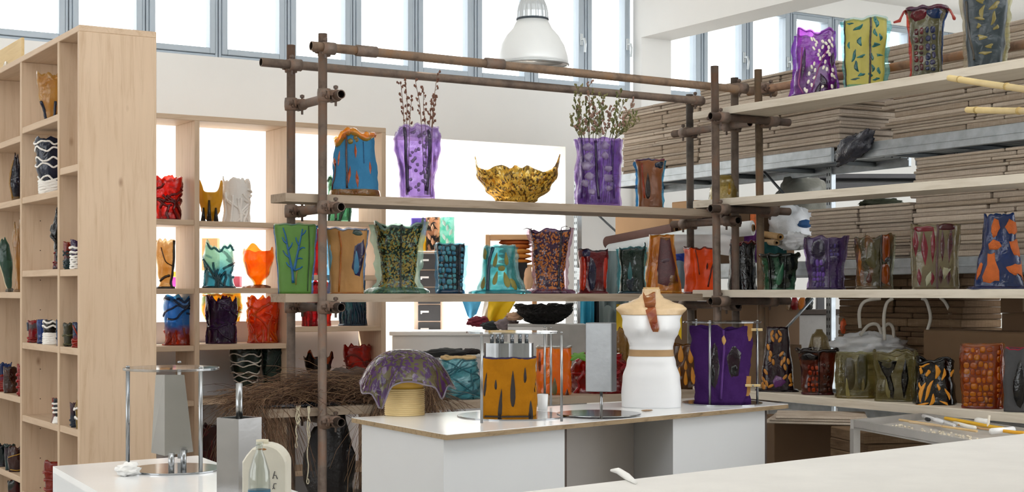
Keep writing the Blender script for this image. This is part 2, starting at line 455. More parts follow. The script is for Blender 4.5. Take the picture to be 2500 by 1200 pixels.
# ------------------------------------------------------------------ scaffold racks
PR = .0242
FS = thing('scaffold_rack', (4.7, 7.35, 0), 'rusty tube scaffold carrying the long shelf boards across the middle', 'scaffold')
RS = thing('scaffold_rack', (6.02, 5.5, 0), 'rusty tube scaffold carrying the pale boards on the right', 'scaffold')
XA, YA, YB, XD = 3.29, 7.14, 7.575, 6.125
def pole(root, x, y, z0, z1, mat=RUST, dx=0.0, dy=0.0, name='pole'):
    o = link(name, MB().tube([(x, y, z0), (x+dx*.5, y+dy*.5, (z0+z1)/2), (x+dx, y+dy, z1)], PR, 14, hollow=.84), mat, root, True)
    return o
cpl_src = [None]
def coupler(root, x, y, z, rz=0.0, mat=RUST):
    """swivel coupler: two half shells, flanges, two bolts with nuts"""
    if cpl_src[0] is None:
        b = MB(); r = .034
        b.lathe([(r-.008, -.036), (r, -.034), (r+.003, -.012), (r+.003, .012), (r, .034), (r-.008, .036)], 14)
        b.bbox(.012, .052, -.030, .030, -.030, .030, .008)
        b.bbox(-.012, .012, -.052, -.026, -.022, .022, .005); b.bbox(-.012, .012, .026, .050, -.022, .022, .005)
        b.tube([(.058, -.034, 0), (.058, .034, 0)], .033, 12)
        o = link('coupler', b, None, None, True)
        n = MB(); n.tube([(-.03, -.044, .0), (.03, -.044, 0)], .0065, 6); n.tube([(-.034, -.044, 0), (-.02, -.044, 0)], .0125, 6)
        n.tube([(.058, -.02, -.055), (.058, -.02, .055)], .0065, 6); n.tube([(.058, -.02, .038), (.058, -.02, .052)], .0125, 6)
        cpl_src[0] = (o.data, n); bpy.data.objects.remove(o)
        me = bpy.data.meshes.new('coupler_bolt'); me.from_pydata(n.v, [], n.f); cpl_src.append(me)
    me = cpl_src[0][0].copy() if mat not in list(cpl_src[0][0].materials) and len(cpl_src[0][0].materials) else cpl_src[0][0]
    if not len(me.materials): me.materials.append(mat)
    o = bpy.data.objects.new('coupler', me); COL.objects.link(o); o.parent = root
    o.location = Vector((x, y, z)) - root.location; o.rotation_euler = (0, 0, rz)
    if not len(cpl_src[1].materials): cpl_src[1].materials.append(RUSTD)
    q = bpy.data.objects.new('bolt', cpl_src[1]); COL.objects.link(q); q.parent = o
    return o
ZL = CZ + 1.285
pole(FS, XA-.012, YA, 0, CZ+1.37, RUST, .004); pole(FS, XA, YB, 0, CZ+1.372, RUST)
pole(FS, XD, YB, 0, CZ+1.30, rust('6c6660', '4c4642', '7c7068'), -.02); pole(FS, XD+.01, YA, 0, CZ+1.356, rust('6c6058', '4c4038', '7c6658'), -.02)
# ledgers
def bar(root, name, p, q, mat=RUST, sleeve=None):
    o = link(name, MB().tube([p, q], PR, 14, hollow=.82), mat, root, True)
    return o
bar(FS, 'ledger', (XA-.10, YA-.055, ZL+.005), (XD+.28, YA-.055, ZL-.01), rust('8a735f', '5c4a3c', '94704f'))
bar(FS, 'ledger', (XA-.20, YB-.055, ZL-.03), (XD+.05, YB-.055, ZL-.03), rust('7a6a5e', '54463c', '8c7460'))
for u in (.22, 1.02):
    link('ledger_sleeve', MB().tube([(XA+u-.06, YA-.055, ZL+.004), (XA+u+.06, YA-.055, ZL+.004)], .030, 14), RUST, FS, True)
coupler(FS, XA, YA, ZL, -pi/2); coupler(FS, XA, YB, ZL-.03, -pi/2)
coupler(FS, XD, YA, ZL, -pi/2); coupler(FS, XD, YB, ZL-.03, -pi/2)
TB = [1.045, .453, -.075, -.68]              # transoms: one high, three under the boards
for z in TB:
    for (xx, rz) in ((XA+.057, 0), (XD-.057, pi)):
        if z > 1 and xx > 5:
            bar(FS, 'transom', (xx, YA-.20, CZ+1.05), (xx, YB+.12, CZ+1.05), RUST)
            coupler(FS, xx+.057, YA, CZ+1.05, rz); coupler(FS, xx+.057, YB, CZ+1.05, rz); continue
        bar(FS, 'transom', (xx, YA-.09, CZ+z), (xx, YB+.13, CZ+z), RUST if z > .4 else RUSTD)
        coupler(FS, xx-.057 if rz == 0 else xx+.057, YA, CZ+z, rz); coupler(FS, xx-.057 if rz == 0 else xx+.057, YB, CZ+z, rz)
# right rack: two poles at the near corner with transoms along X under each board, further pair out of view
EX, EY, FX, FY = 5.84, 6.98, 6.235, 7.02
pole(RS, EX+.02, EY, 0, CZ+1.385, RUST, -.04); pole(RS, FX+.02, FY, 0, CZ+1.40, rust('7c6a56', '544536', '84644a'), -.05)
pole(RS, EX, 4.25, 0, CZ+1.4, RUST); pole(RS, FX, 4.25, 0, CZ+1.4, RUST)
RZB = [1.138, .58, .02, -.586]
for i, z in enumerate(RZB):
    for yy in (EY-.057, 4.25-.057):
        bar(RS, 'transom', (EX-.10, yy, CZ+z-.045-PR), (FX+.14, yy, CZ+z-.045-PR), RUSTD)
        coupler(RS, EX, yy+.057, CZ+z-.07, -pi/2); coupler(RS, FX, yy+.057, CZ+z-.07, -pi/2)
for yy, zz_ in ((6.6, 1.33),):
    bar(RS, 'ledger', (FX+.05, 4.0, CZ+1.285), (FX+.05, 7.2, CZ+1.285), rust('9a7860', '6a5040', 'a4744c'))
coupler(RS, FX, FY, CZ+1.285, 0)

# boards
PLANK = wood('aa9987', '85735f', 'x', 1.0, True, .8, 'weathered_board')
PLANKP = wood('dcd3c4', 'c4b8a4', 'y', 1.0, True, .75, 'pale_board')
def board(x0, x1, y0, y1, z1, mat, label, th=.045):
    mb = MB(); n = 16; lx = x1-x0 > y1-y0
    for k in range(n):
        a, b = k/n, (k+1)/n
        j0 = .004*noise.noise(Vector((x0*3+k, y0*5, z1*7))); j1 = .004*noise.noise(Vector((x0*3+k+1, y0*5, z1*7)))
        if lx:
            xa, xb = x0+(x1-x0)*a, x0+(x1-x0)*b
            vs = [(xa,y0+j0,z1-th),(xb,y0+j1,z1-th),(xb,y1,z1-th),(xa,y1,z1-th),(xa,y0+j0,z1-.004),(xb,y0+j1,z1-.004),(xb,y1,z1),(xa,y1,z1),(xa,y0+j0+.005,z1),(xb,y0+j1+.005,z1)]
            fs = [(0,3,2,1),(8,9,6,7),(0,1,5,4),(4,5,9,8),(2,3,7,6)]
            if k == 0: fs.append((3,0,4,8,7))
            if k == n-1: fs.append((1,2,6,9,5))
        else:
            ya, yb = y0+(y1-y0)*a, y0+(y1-y0)*b
            vs = [(x0+j0,ya,z1-th),(x1,ya,z1-th),(x1,yb,z1-th),(x0+j1,yb,z1-th),(x0+j0,ya,z1-.004),(x1,ya,z1),(x1,yb,z1),(x0+j1,yb,z1-.004),(x0+j0+.005,ya,z1),(x0+j1+.005,yb,z1)]
            fs = [(0,3,2,1),(8,5,6,9),(0,4,7,3),(4,8,9,7),(1,2,6,5)]
            if k == 0: fs.append((0,1,5,8,4))
            if k == n-1: fs.append((2,3,7,9,6))
        mb.add(vs, fs)
    o = link('scaffold_board', mb, mat)
    return tag(o, label, 'board', 'scaffold shelf boards')
FZ = [CZ+.525, CZ-.003, CZ-.605]
for z, lb in zip(FZ, ('upper board carrying the gold bowl and the vases of dried stems', 'eye-level board carrying the green and turquoise vases', 'lowest board under the brown fibre heap, behind the white counter')):
    low = z < CZ-.3
    board(2.99 if low else 3.085, 6.02, 7.172, 7.372, z, PLANK, 'front weathered ' + lb)
    board(3.02 if low else 3.36, 6.05, 7.378, 7.548, z, PLANK, 'rear weathered ' + lb)
RBZ = [CZ+z for z in RZB]
for z, lb in zip(RBZ, ('pale top board with the magenta and yellow vases on the right', 'pale bare board second from the top on the right', 'pale eye-level board carrying the purple and blue vases on the right', 'pale lowest board carrying the orange and olive vases on the right')):
    board(5.885, 6.19, 3.9, 7.27, z, PLANKP, lb)

# ------------------------------------------------------------------ counters and tables
ZT = CZ - .55
def slabpoly(name, poly, z0, z1, mat, edge, root):
    n = len(poly); c = Vector((sum(p[0] for p in poly)/n, sum(p[1] for p in poly)/n))
    inner = [((Vector(p)-c)*.9985 + c) for p in poly]
    link('core', MB().prism(poly, z0, z1-.0025), edge, root)
    return link(name, MB().prism(inner, z1-.0025, z1), mat, root)
EDGE = wood('a08a6c', '6e5c44', 'x', 1.4, False, .8, 'chipboard_edge')
def lw(l, d): return c2w(l, d)
pA, pB, pD = lw(-.255, 5.74), lw(1.374, 7.33), lw(-.711, 6.53)
pC = lw(1.10, 7.86)
CT = thing('display_counter', (3.6, 5.4, 0), 'white laminate display counter with mannequin torso and round steel stands', 'counter')
slabpoly('worktop', [pA, pB, pC, pD], ZT-.022, ZT, WHITE, EDGE, CT)
def quadbox(name, a, b, c, d, z0, z1, mat, root): return link(name, MB().prism([a, b, c, d], z0, z1), mat, root)
def lerp2(p, q, t): return (p[0]+(q[0]-p[0])*t, p[1]+(q[1]-p[1])*t)
def inside(u, v):     # u along the front, v towards the back
    return lerp2(lerp2(pA, pB, u), lerp2(pD, pC, u), v)
CABW = plain('cfd1d3', .5, var=.02, scale=2, bump=.01)
DARKW = plain('4a3c34', .7)
quadbox('cabinet', inside(.006, .05), inside(.306, .05), inside(.306, .93), inside(.01, .93), 0, ZT-.023, CABW, CT)
quadbox('cabinet', inside(.62, .05), inside(.928, .05), inside(.928, .93), inside(.62, .93), 0, ZT-.023, CABW, CT)
quadbox('cabinet_end', inside(.3065, .05), inside(.312, .05), inside(.312, .93), inside(.3065, .93), 0, ZT-.023, DARKW, CT)
quadbox('cabinet_end', inside(.929, .05), inside(.935, .05), inside(.935, .93), inside(.929, .93), 0, ZT-.023, DARKW, CT)
quadbox('back_panel', inside(.313, .50), inside(.619, .50), inside(.619, .54), inside(.313, .54), 0, ZT-.023, plain('b9b4b0', .6, var=.03, bump=.01), CT)

# big worktop in the foreground
q1 = atz(1240, 1204, ZT); q2 = atz(2660, 1039, ZT)
dirv = (Vector(q2.xy) - Vector(q1.xy)).normalized(); nrm = Vector((dirv.y, -dirv.x))
q1 = Vector(q1.xy) - dirv*.45; q2 = Vector(q2.xy)
q3 = q2 + nrm*1.25; q4 = q1 + nrm*1.25
FT = thing('work_table', ((q1+q3)/2).to_3d(), 'big pale worktop in the right foreground', 'table')
slabpoly('tabletop', [q1, q4, q3, q2], ZT-.04, ZT, plain('e6e4e0', .5, var=.05, scale=5, bump=.03), wood('d8c9ad', 'b49c78', 'x', 1, False), FT)
for p in ((q1, q3), (q2, q4), (q3, q1), (q4, q2)):
    c = p[0] + (p[1]-p[0]).normalized()*.14
    link('leg', MB().bbox(c.x-.04, c.x+.04, c.y-.04, c.y+.04, 0, ZT-.041), plain('d8d8d8', .5), FT)

# white pedestal at the lower left
a = Vector(atz(129, 1137, ZT).xy); b = Vector(atz(482, 1111, ZT).xy); e = Vector(atz(240, 1200, ZT).xy)
dv = (e-a).normalized(); bb = b + dv*.62; aa = a + dv*1.5
bb = b + dv*1.5
PD = thing('pedestal', ((a+bb)/2).to_3d(), 'white glossy pedestal box in the lower left corner', 'pedestal')
link('plinth', MB().prism([a, aa, bb, b], 0, ZT-.02), CABW, PD)
link('top', MB().prism([a, aa, bb, b], ZT-.02, ZT), WHITE, PD)

# ------------------------------------------------------------------ vases
def smooth(a): return a*a*(3-2*a)
class Vase:
    """One cast vase. Sizes are read off the photograph (px) at the depth where the vase stands."""
    def __init__(s, name, label, plane, px, top, W, zb, prof, mat, cat='vase', group=None, sq=2.4, flat=.8, folds=(0, 0, 0), nz=.04, jag=.03, jf=2.2,
                 peaks=(), th=.007, seed=None, nt=56, nv=26, lean=0.0, rot=0.0, bottom=True, thing_only=False):
        k, v = plane
        s.d = dY(px, v) if k == 'Y' else dX(px, v) if k == 'X' else v
        x, y = c2w(tt(px)*s.d, s.d)
        s.px, s.zb, s.sc = px, zb, s.d/F
        s.H = max(.02, zz(top, s.d) - zb); s.Rm = W*.5*s.sc
        s.prof, s.sq, s.flat, s.folds, s.nz, s.jag, s.jf, s.peaks, s.th, s.lean, s.rot = prof, sq, flat, folds, nz*2.4, jag*2.2, jf, peaks, th, lean, rot
        s.seed = seed if seed is not None else (hash_(label) % 97) * 1.37
        s.rnd = random.Random(int(s.seed*100))
        s.root = thing(name, (x, y, zb), label, cat, group, math.atan2(-x, y))
        s.mat = mat
        if thing_only: return
        mb = MB(); vs = []; fs = []
        for j in range(nv+1):
            for i in range(nt): vs.append(s.P(2*pi*i/nt, j/nv))
        n0 = len(vs)
        for j in range(nv+1):
            for i in range(nt): vs.append(s.P(2*pi*i/nt, max(.045, j/nv), -s.th))
        for j in range(nv):
            for i in range(nt):
                i2 = (i+1) % nt
                fs.append((j*nt+i, j*nt+i2, (j+1)*nt+i2, (j+1)*nt+i))
                fs.append((n0+j*nt+i, n0+(j+1)*nt+i, n0+(j+1)*nt+i2, n0+j*nt+i2))
        for i in range(nt):
            i2 = (i+1) % nt
            fs.append((nv*nt+i, nv*nt+i2, n0+nv*nt+i2, n0+nv*nt+i))
        fs.append(tuple(range(nt))[::-1]); fs.append(tuple(n0+i for i in range(nt)))
        mb.add(vs, fs)
        s.body = link('body', mb, mat, s.root, True, world=False)
    def r(s, v):
        p = s.prof
        if v <= p[0][0]: return p[0][1]
        for a, b in zip(p, p[1:]):
            if v <= b[0]:
                return a[1] + (b[1]-a[1])*smooth((v-a[0])/max(1e-6, b[0]-a[0]))
        return p[-1][1]
    def P(s, th, v, off=0.0):
        w = th + s.rot
        c, n = cos(w), sin(w)
        k = (abs(c)**s.sq + abs(n/s.flat)**s.sq)**(-1/s.sq)
        nf, am, tw = s.folds
        rr = s.r(min(v, 1.0))*k
        if nf: rr *= 1 + am*sin(nf*w + s.seed + tw*v)
        rr *= 1 + s.nz*noise.noise(Vector((c*1.8+s.seed, n*1.8, v*3.2))) + s.nz*.5*noise.noise(Vector((c*5, n*5+s.seed, v*8)))
        q = rr*s.Rm + off
        rim = s.jag*(noise.noise(Vector((c*s.jf, n*s.jf, s.seed))) + .16*noise.noise(Vector((c*s.jf*2.6, n*s.jf*2.6, s.seed+9))))
        for (pu, pa, pw) in s.peaks:
            a = -pi/2 + pu*pi/2
            dd = abs((th - a + pi) % (2*pi) - pi)
            rim += pa*math.exp(-(dd/pw)**2)
        z = v*s.H + s.H*rim*v**5 * (1 if v > .02 else 0)
        # undo rotation so that u = 0 still faces us
        return (q*cos(th) + s.lean*v*s.H, q*sin(th), max(0, z))
    def uv(s, px, py):
        v = min(1.0, max(.0, (zz(py, s.d) - s.zb)/s.H)); x = (px - s.px)*s.sc
        lo, hi = -pi+.02, -.02
        for _ in range(13):
            m = (lo+hi)/2
            if s.P(m, v)[0] < x: lo = m
            else: hi = m
        return (lo+hi)/2, v
    # --- parts
    def strand(s, pts, r, mat, name='strand', off=.002, taper=False, label=None):   # pts in px
        q = [s.uv(*p) for p in pts]
        return s.strand_tv(q, r, mat, name, off, taper, label)
    def strand_tv(s, q, r, mat, name='strand', off=.002, taper=False, label=None):
        P = []
        for (a, b) in zip(q, q[1:]):
            for k in range(4):
                t = k/4; P.append(s.P(a[0]+(b[0]-a[0])*t, a[1]+(b[1]-a[1])*t, off))
        P.append(s.P(*q[-1], off))
        # one smoothing pass
        P = [Vector(p) for p in P]; P = [P[0]] + [(P[i-1]+P[i]*2+P[i+1])/4 for i in range(1, len(P)-1)] + [P[-1]]
        n = len(P); rs = [r*(1-.6*i/n) if taper else r*(.85+.3*abs(sin(i*1.3+s.seed))) for i in range(n)]
        return link(name, MB().tube(P, rs, 6), mat, s.root, True, label, world=False)
    def strands(s, n, r, mat, v0=0.0, v1=.95, drip=.5, name='strand'):
        r *= 1.45
        for i in range(n):
            a = -pi + pi*(i+.5)/n*1.0 + s.rnd.uniform(-.15, .15) if i % 4 else s.rnd.uniform(0, pi)
            if s.rnd.random() < drip:                        # runs down to the foot
                vt = s.rnd.uniform(.35, .8)*(v1-v0)+v0; q = []; b = a
                for k in range(6):
                    q.append((b, vt + (v0+.005-vt)*k/5)); b += s.rnd.uniform(-.16, .16)
                s.strand_tv(q, r*1.15, mat, name)
            else:                                            # loops across
                v = s.rnd.uniform(v0+.25, v1); q = []; b = a; dv = s.rnd.uniform(-.10, .10)
                for k in range(8):
                    q.append((b, min(v1, max(v0+.02, v)))); b += s.rnd.choice((1, 1, 1))*s.rnd.uniform(.22, .4)*(1 if i % 2 else -1); v += dv; dv += s.rnd.uniform(-.06, .06)
                s.strand_tv(q, r, mat, name)
    def rings(s, vs_, r, mat, name='cord', wob=.03):
        for v in vs_:
            q = [(2*pi*k/14, min(.99, max(.01, v + wob*sin(k*1.9+v*31+s.seed)))) for k in range(15)]
            s.strand_tv(q, r, mat, name, off=r*.5)
    def rim(s, r, mat, name='rim'):
        P = [s.P(2*pi*k/48, 1.0, -s.th*.5) for k in range(49)]
        rs = [r*(1+.5*noise.noise(Vector((k*.35, s.seed, 0)))) for k in range(48)]; rs.append(rs[0])
        return link(name, MB().tube(P, rs, 7), mat, s.root, True, world=False)
    def seam(s, u, r, mat, name='seam', v0=0.0, v1=1.0):
        a = -pi/2 + u*pi/2
        q = [(a + .05*noise.noise(Vector((k*.8, s.seed, u))), v0+(v1-v0)*k/9) for k in range(10)]
        return s.strand_tv(q, r, mat, name)
    def fin(s, side, w, mat, name='seam_fin', amp=.5, v0=0.0, v1=1.0):      # flat flange of clear resin along a mould line; side in u
        a = -pi/2 + side*pi/2; mb = MB(); vs = []; fs = []; n = 18; hw = .02
        for k in range(n+1):
            v = v0+(v1-v0)*k/n; e = w*1.4*(1 + amp*1.5*noise.noise(Vector((k*.45, s.seed, side*3))) )
            for (o, da) in ((-.004, -hw), (e, -hw*.25), (e, hw*.25), (-.004, hw)): vs.append(s.P(a+da*(.006/max(.006, s.Rm*.2)), v, o))
        for k in range(n):
            for j in range(3): fs.append((k*4+j, k*4+j+1, (k+1)*4+j+1, (k+1)*4+j))
        fs.append((0,1,2,3)); fs.append(tuple(n*4+j for j in range(4))[::-1])
        return link(name, mb.add(vs, fs), mat, s.root, True, world=False)
    def foot(s, grow, h, mat, name='foot_spill', amp=.35):
        n = 40; pr = []; vs = []; fs = []
        for (f, z) in ((0, 0), (1, 0), (1, .5), (.6, 1), (0, 1.2)):
            for i in range(n):
                w = 2*pi*i/n; e = grow*(1+amp*noise.noise(Vector((cos(w)*2, sin(w)*2, s.seed+3)))*2)
                x, y, _ = s.P(w, .0, e*f); vs.append((x, y, z*h+.0005))
        for j in range(4):
            for i in range(n): fs.append((j*n+i, j*n+(i+1)%n, (j+1)*n+(i+1)%n, (j+1)*n+i))
        return link(name, MB().add(vs, fs), mat, s.root, True, world=False)
    def poly(s, px, py, w, h, shape='blob', ang=0.0, n=10):
        out = []; c, q = cos(R(ang)), sin(R(ang)); sd = s.rnd.random()*50
        for i in range(n):
            t = 2*pi*i/n; x, y = cos(t), sin(t)
            if shape == 'blob':
                f = 1+.45*noise.noise(Vector((x*1.5, y*1.5, sd))); x *= f; y *= f
            elif shape == 'drop': x *= .25 + .75*((1+y)/2)**.9 if y > -2 else 1; 
            elif shape == 'leaf': x *= (1-abs(y)**1.6)*.9 + .05
            elif shape == 'cell': x = math.copysign(abs(x)**.7, x); y = math.copysign(abs(y)**.7, y)
            elif shape == 'flame': x = x*(1-.35*abs(y)) + .5*sin(y*2.6+sd)
            x *= w/2; y *= h/2
            out.append((px + c*x - q*y, py + q*x + c*y))
        return out
    def inlay_mesh(s, pts, hgt, mb=None):
        mb = mb or MB(); n = len(pts); cx = sum(p[0] for p in pts)/n; cy = sum(p[1] for p in pts)/n
        vs = []; fs = []
        for (f, o) in ((1.0, -.0008), (.86, hgt), (.45, hgt*1.15)):
            for p in pts: vs.append(s.P(*s.uv(cx+(p[0]-cx)*f, cy+(p[1]-cy)*f), o))
        vs.append(s.P(*s.uv(cx, cy), hgt*1.2))
        for j in range(2):
            for i in range(n): fs.append((j*n+i, j*n+(i+1)%n, (j+1)*n+(i+1)%n, (j+1)*n+i))
        for i in range(n): fs.append((2*n+i, 2*n+(i+1)%n, 3*n))
        return mb.add(vs, fs)
    def inlay(s, px, py, w, h, mat, shape='blob', ang=0.0, hgt=.003, name='inlay', n=13):
        mat = dense(mat)
        return link(name, s.inlay_mesh(s.poly(px, py, w, h, shape, ang, n), hgt), mat, s.root, True, world=False)
    def inlay_pts(s, pts, mat, hgt=.003, name='inlay'):
        mat = dense(mat)
        return link(name, s.inlay_mesh(pts, hgt), mat, s.root, True, world=False)
    def cells(s, x0, x1, y0, y1, nx, ny, mat, gap=.2, hgt=.004, name='cell', mats=None, jit=.25):
        hs = [s.rnd.uniform(.65, 1.45) for _ in range(ny)]; t = sum(hs); hs = [h/t*(y1-y0) for h in hs]; yo = y0
        for H_ in hs:
            ws = [s.rnd.uniform(.6, 1.5) for _ in range(nx)]; t = sum(ws); ws = [w/t*(x1-x0) for w in ws]; xo = x0
            for w in ws:
                cx = xo + w/2; xo += w; cy = yo + H_/2 + s.rnd.uniform(-.14, .14)*H_
                m = s.rnd.choice(mats) if mats else mat
                s.inlay(cx, cy, w*.5*(1-gap)*2, H_*(1-gap)*s.rnd.uniform(.85, 1.15), m, 'cell', s.rnd.uniform(-10, 10), hgt, name, 10)
            yo += H_
    def flecks(s, n, w, h, mat, hgt=.0015, name='flecks', box=None, full=True):
        mb = MB()
        for i in range(int(n*1.7)):
            th = s.rnd.uniform(-pi, 0) if i % 4 else s.rnd.uniform(0, pi); v = s.rnd.uniform(.03, .97)
            a = s.rnd.uniform(0, pi); ww, hh = w*s.rnd.uniform(.45, 1.0)*s.sc, h*s.rnd.uniform(.45, 1.0)*s.sc
            k = 6; vs = []; Rr = max(.01, s.r(v)*s.Rm)
            for q in range(k):
                t = 2*pi*q/k; x, y = cos(t)*ww/2, sin(t)*hh/2
                x, y = x*cos(a)-y*sin(a), x*sin(a)+y*cos(a)
                vs.append(s.P(th + x/Rr, min(.995, max(.005, v + y/s.H)), hgt))
            mb.add(vs, [tuple(range(k))])
        o = link(name, mb, mat, s.root, True, world=False); o['kind'] = 'stuff'; return o
def hash_(t):
    h = 7
    for ch in t: h = (h*31 + ord(ch)) & 0xffffff
    return h

YF = ('Y', 7.35)      # middle of the long boards
XR = ('X', 6.03)      # middle of the right boards
YC = ('Y', 9.68)      # middle of the open bookcase
G1, G2, G3 = 'vases on the upper scaffold board', 'vases on the eye-level scaffold board', 'vases on the right hand boards'
G4, G5 = 'vases in the open backed bookcase', 'small vases in the left bookcase'
TUB = [(0, .8), (.5, .9), (1, 1)]
FLARE = [(0, .62), (.4, .72), (.75, .86), (1, 1)]

# ---- upper board
felt_blue = plain('3a7398', .95, var=.12, scale=14, bump=.25, spec=.05)
amber_glow = resin('ffb428', 'f87810', op=.5, scale=2.5)
v = Vase('felt_vase', 'blue felt vase with glowing orange resin slits and rim', YF, 865, 338, 116, FZ[0], [(0, 1), (.12, .97), (.5, .88), (.9, .80), (1, .78)], felt_blue, 'vase', G1, sq=3, folds=(5, .05, .6), jag=.05, peaks=((-.18, .09, .35), (-.75, -.12, .4), (.75, .05, .5)))
v.rim(.017, amber_glow); v.foot(.006, .034, resin('ff8a20', 'd84a08', op=.45, scale=3))
for (p, q, w, h) in ((868, 375, 7, 34), (853, 430, 8, 46), (872, 440, 9, 48), (903, 412, 6, 32), (818, 398, 7, 28), (828, 388, 5, 42)): v.inlay(p, q, w, h, resin('ff6a14', 'b03808', op=.95, scale=3), 'leaf', v.rnd.uniform(-8, 8), name='slit')
for (p_, q_, w_) in ((848, 325, 20), (840, 336, 14), (822, 346, 12), (868, 340, 12), (884, 338, 12), (896, 331, 14), (908, 331, 14), (855, 348, 14), (872, 346, 12)):
    a_ = v.uv(p_, max(q_, 340)); c_ = v.P(a_[0], 1.0, -.004); link('resin_lump', MB().blob((c_[0], c_[1], zz(q_, v.d)-v.zb), w_*.5*v.sc, w_*.4*v.sc, w_*.55*v.sc, p_, .2, 2, 12, 8), amber_glow, v.root, True, world=False)
v.strand([(846, 335), (846, 370), (848, 420), (848, 462)], .006, resin('7a2c14', op=.7), 'seam')
v.strand([(820, 400), (818, 440), (812, 466)], .004, resin('7a2c14', op=.7), 'seam')
v.strand([(886, 350), (887, 380), (888, 402)], .0025, plain('20486a', .9), 'crease')

lilac = resin('c4a6e4', '8a68b0', op=.30, scale=2.2); lilac_d = resin('4c3560', '2f2440', op=.7)
v = Vase('vase', 'tall pale purple vase of thick wavy resin with sparse dried stems', YF, 1019, 314, 104, FZ[0], [(0, .74), (.35, .80), (.7, .98), (.9, 1), (1, .88)], lilac, 'vase', G1, sq=3, nz=.10, folds=(7, .04, 1.5), jag=.05)
VP1 = v
v.fin(-1, .012, resin('d9c2f0', op=.3)); v.fin(1, .012, resin('d9c2f0', op=.3)); v.rim(.008, resin('d9c2f0', op=.3))
v.strand([(988, 320), (992, 360), (994, 420), (998, 470)], .010, lilac_d, 'seam'); v.strand([(1045, 325), (1048, 370), (1046, 420), (1040, 468)], .010, lilac_d, 'seam')
for i in range(40): v.inlay(v.rnd.uniform(1000, 1042), 325+i*3.6, 9, 9, resin('6a5a78', '8a7a92', op=.6), 'blob', 0, .004, 'lump', 7)

gold = resin('c98a1c', '5a3c0a', 'fleck', op=.75, c3='f2d27a', scale=.9, rough=.18)
v = Vase('bowl', 'wide gold flecked bowl with two pointed ends on the upper board', YF, 1262, 418, 214, FZ[0], [(0, .36), (.12, .48), (.45, .74), (.8, .92), (1, 1)], gold, 'bowl', None, sq=2, flat=.62, jag=.10, jf=3.0, peaks=((-1, .46, .26), (1, .46, .26)), nz=.03, nt=72, th=.006)
v.flecks(420, 7, 10, plain('e2b84e', .3, .5, var=.3, scale=40), .002, 'gold_flecks'); v.flecks(160, 6, 9, plain('4a3410', .5), .0016, 'dark_flecks')

violet = resin('a274d2', '6a4498', op=.42, scale=2.2)
v = Vase('vase', 'squat purple lumpy vase holding bushy dried twigs', YF, 1459, 340, 102, FZ[0], [(0, .92), (.3, .95), (.7, .96), (1, 1)], violet, 'vase', G1, sq=4, nz=.08, folds=(6, .04, 1), jag=.02)
VP2 = v
v.fin(-1, .008, resin('c9a6e8', op=.35)); v.fin(1, .008, resin('c9a6e8', op=.35))
v.strand([(1454, 345), (1456, 400), (1458, 450), (1462, 488)], .009, resin('3c2258', op=.75), 'seam')
v.strand([(1420, 345), (1424, 400), (1420, 486)], .006, resin('5a3488', op=.6), 'seam'); v.strand([(1492, 345), (1494, 400), (1498, 486)], .006, resin('5a3488', op=.6), 'seam')
for (p, q, w) in ((1436, 362, 24), (1438, 385, 22), (1436, 408, 26), (1440, 432, 24), (1430, 450, 18), (1484, 414, 18), (1484, 438, 22), (1478, 360, 22), (1476, 384, 18), (1446, 470, 16), (1486, 462, 14)): v.inlay(p, q, w, w*.9, resin('cfc2d8', 'a08cb4', op=.6, scale=3), 'blob', 0, .012, 'lump')

v = Vase('vase', 'small brown and blue vase with red streak at the right end of the upper board', YF, 1587, 392, 72, FZ[0], [(0, .82), (.2, .84), (.6, .80), (.85, .92), (1, 1)], resin('b0703c', '8c5428', op=.9, rough=.3), 'vase', G1, sq=4, folds=(4, .04, 1.2), jag=.03)
v.fin(-1, .012, resin('2a8ad8', op=.45)); v.fin(1, .010, resin('3aa0d8', op=.45)); v.rim(.006, resin('1c4a80', 'c04418', op=.8))
v.inlay(1582, 455, 18, 66, resin('2c2624', '402418', op=.9), 'drop', 0, .004); v.strand([(1568, 400), (1570, 440), (1574, 485)], .006, resin('d84a14', op=.6), 'streak')
v.inlay(1610, 405, 26, 16, resin('183c60', op=.85), 'blob', 0, .003); v.inlay(1558, 440, 8, 70, resin('d8d4c4', op=.5), 'leaf', 0, .003)

# ---- eye-level board
green = plain('517d2f', .55, var=.12, scale=10, bump=.15)
v = Vase('vase', 'opaque green vase with a blue branching coral relief', YF, 721, 549, 100, FZ[1], [(0, .78), (.25, .80), (.6, .90), (1, 1)], green, 'vase', G2, sq=5, flat=.7, nz=.02, jag=.012)
v.rim(.006, resin('3a90d0', 'd0e060', op=.5)); v.fin(1, .007, resin('2a80e0', op=.5)); v.fin(-1, .004, resin('2a80e0', op=.5))
v.strand([(752, 552), (754, 600), (752, 660), (750, 710)], .003, plain('203a14', .6), 'seam')
bl = resin('2f8ad8', '1f609c', op=.9)
for pts in ([(716, 690), (714, 660), (708, 630), (702, 600), (698, 575), (692, 558)], [(718, 660), (722, 640), (728, 610), (732, 590), (738, 560)], [(714, 655), (704, 648), (700, 640)], [(708, 630), (698, 622), (692, 612)], [(704, 610), (712, 600), (714, 592)], [(727, 612), (738, 604), (744, 606)], [(724, 632), (732, 630), (738, 632)], [(702, 596), (694, 590), (690, 580)], [(730, 600), (724, 590), (722, 580)], [(720, 660), (732, 655), (738, 650)], [(735, 575), (742, 570), (746, 562)]): v.strand(pts, .0085 if len(pts) > 3 else .006, bl, 'coral_branch', taper=True)
v.strand([(722, 695), (723, 675), (725, 660)], .003, resin('d8a850', op=.8), 'coral_branch')

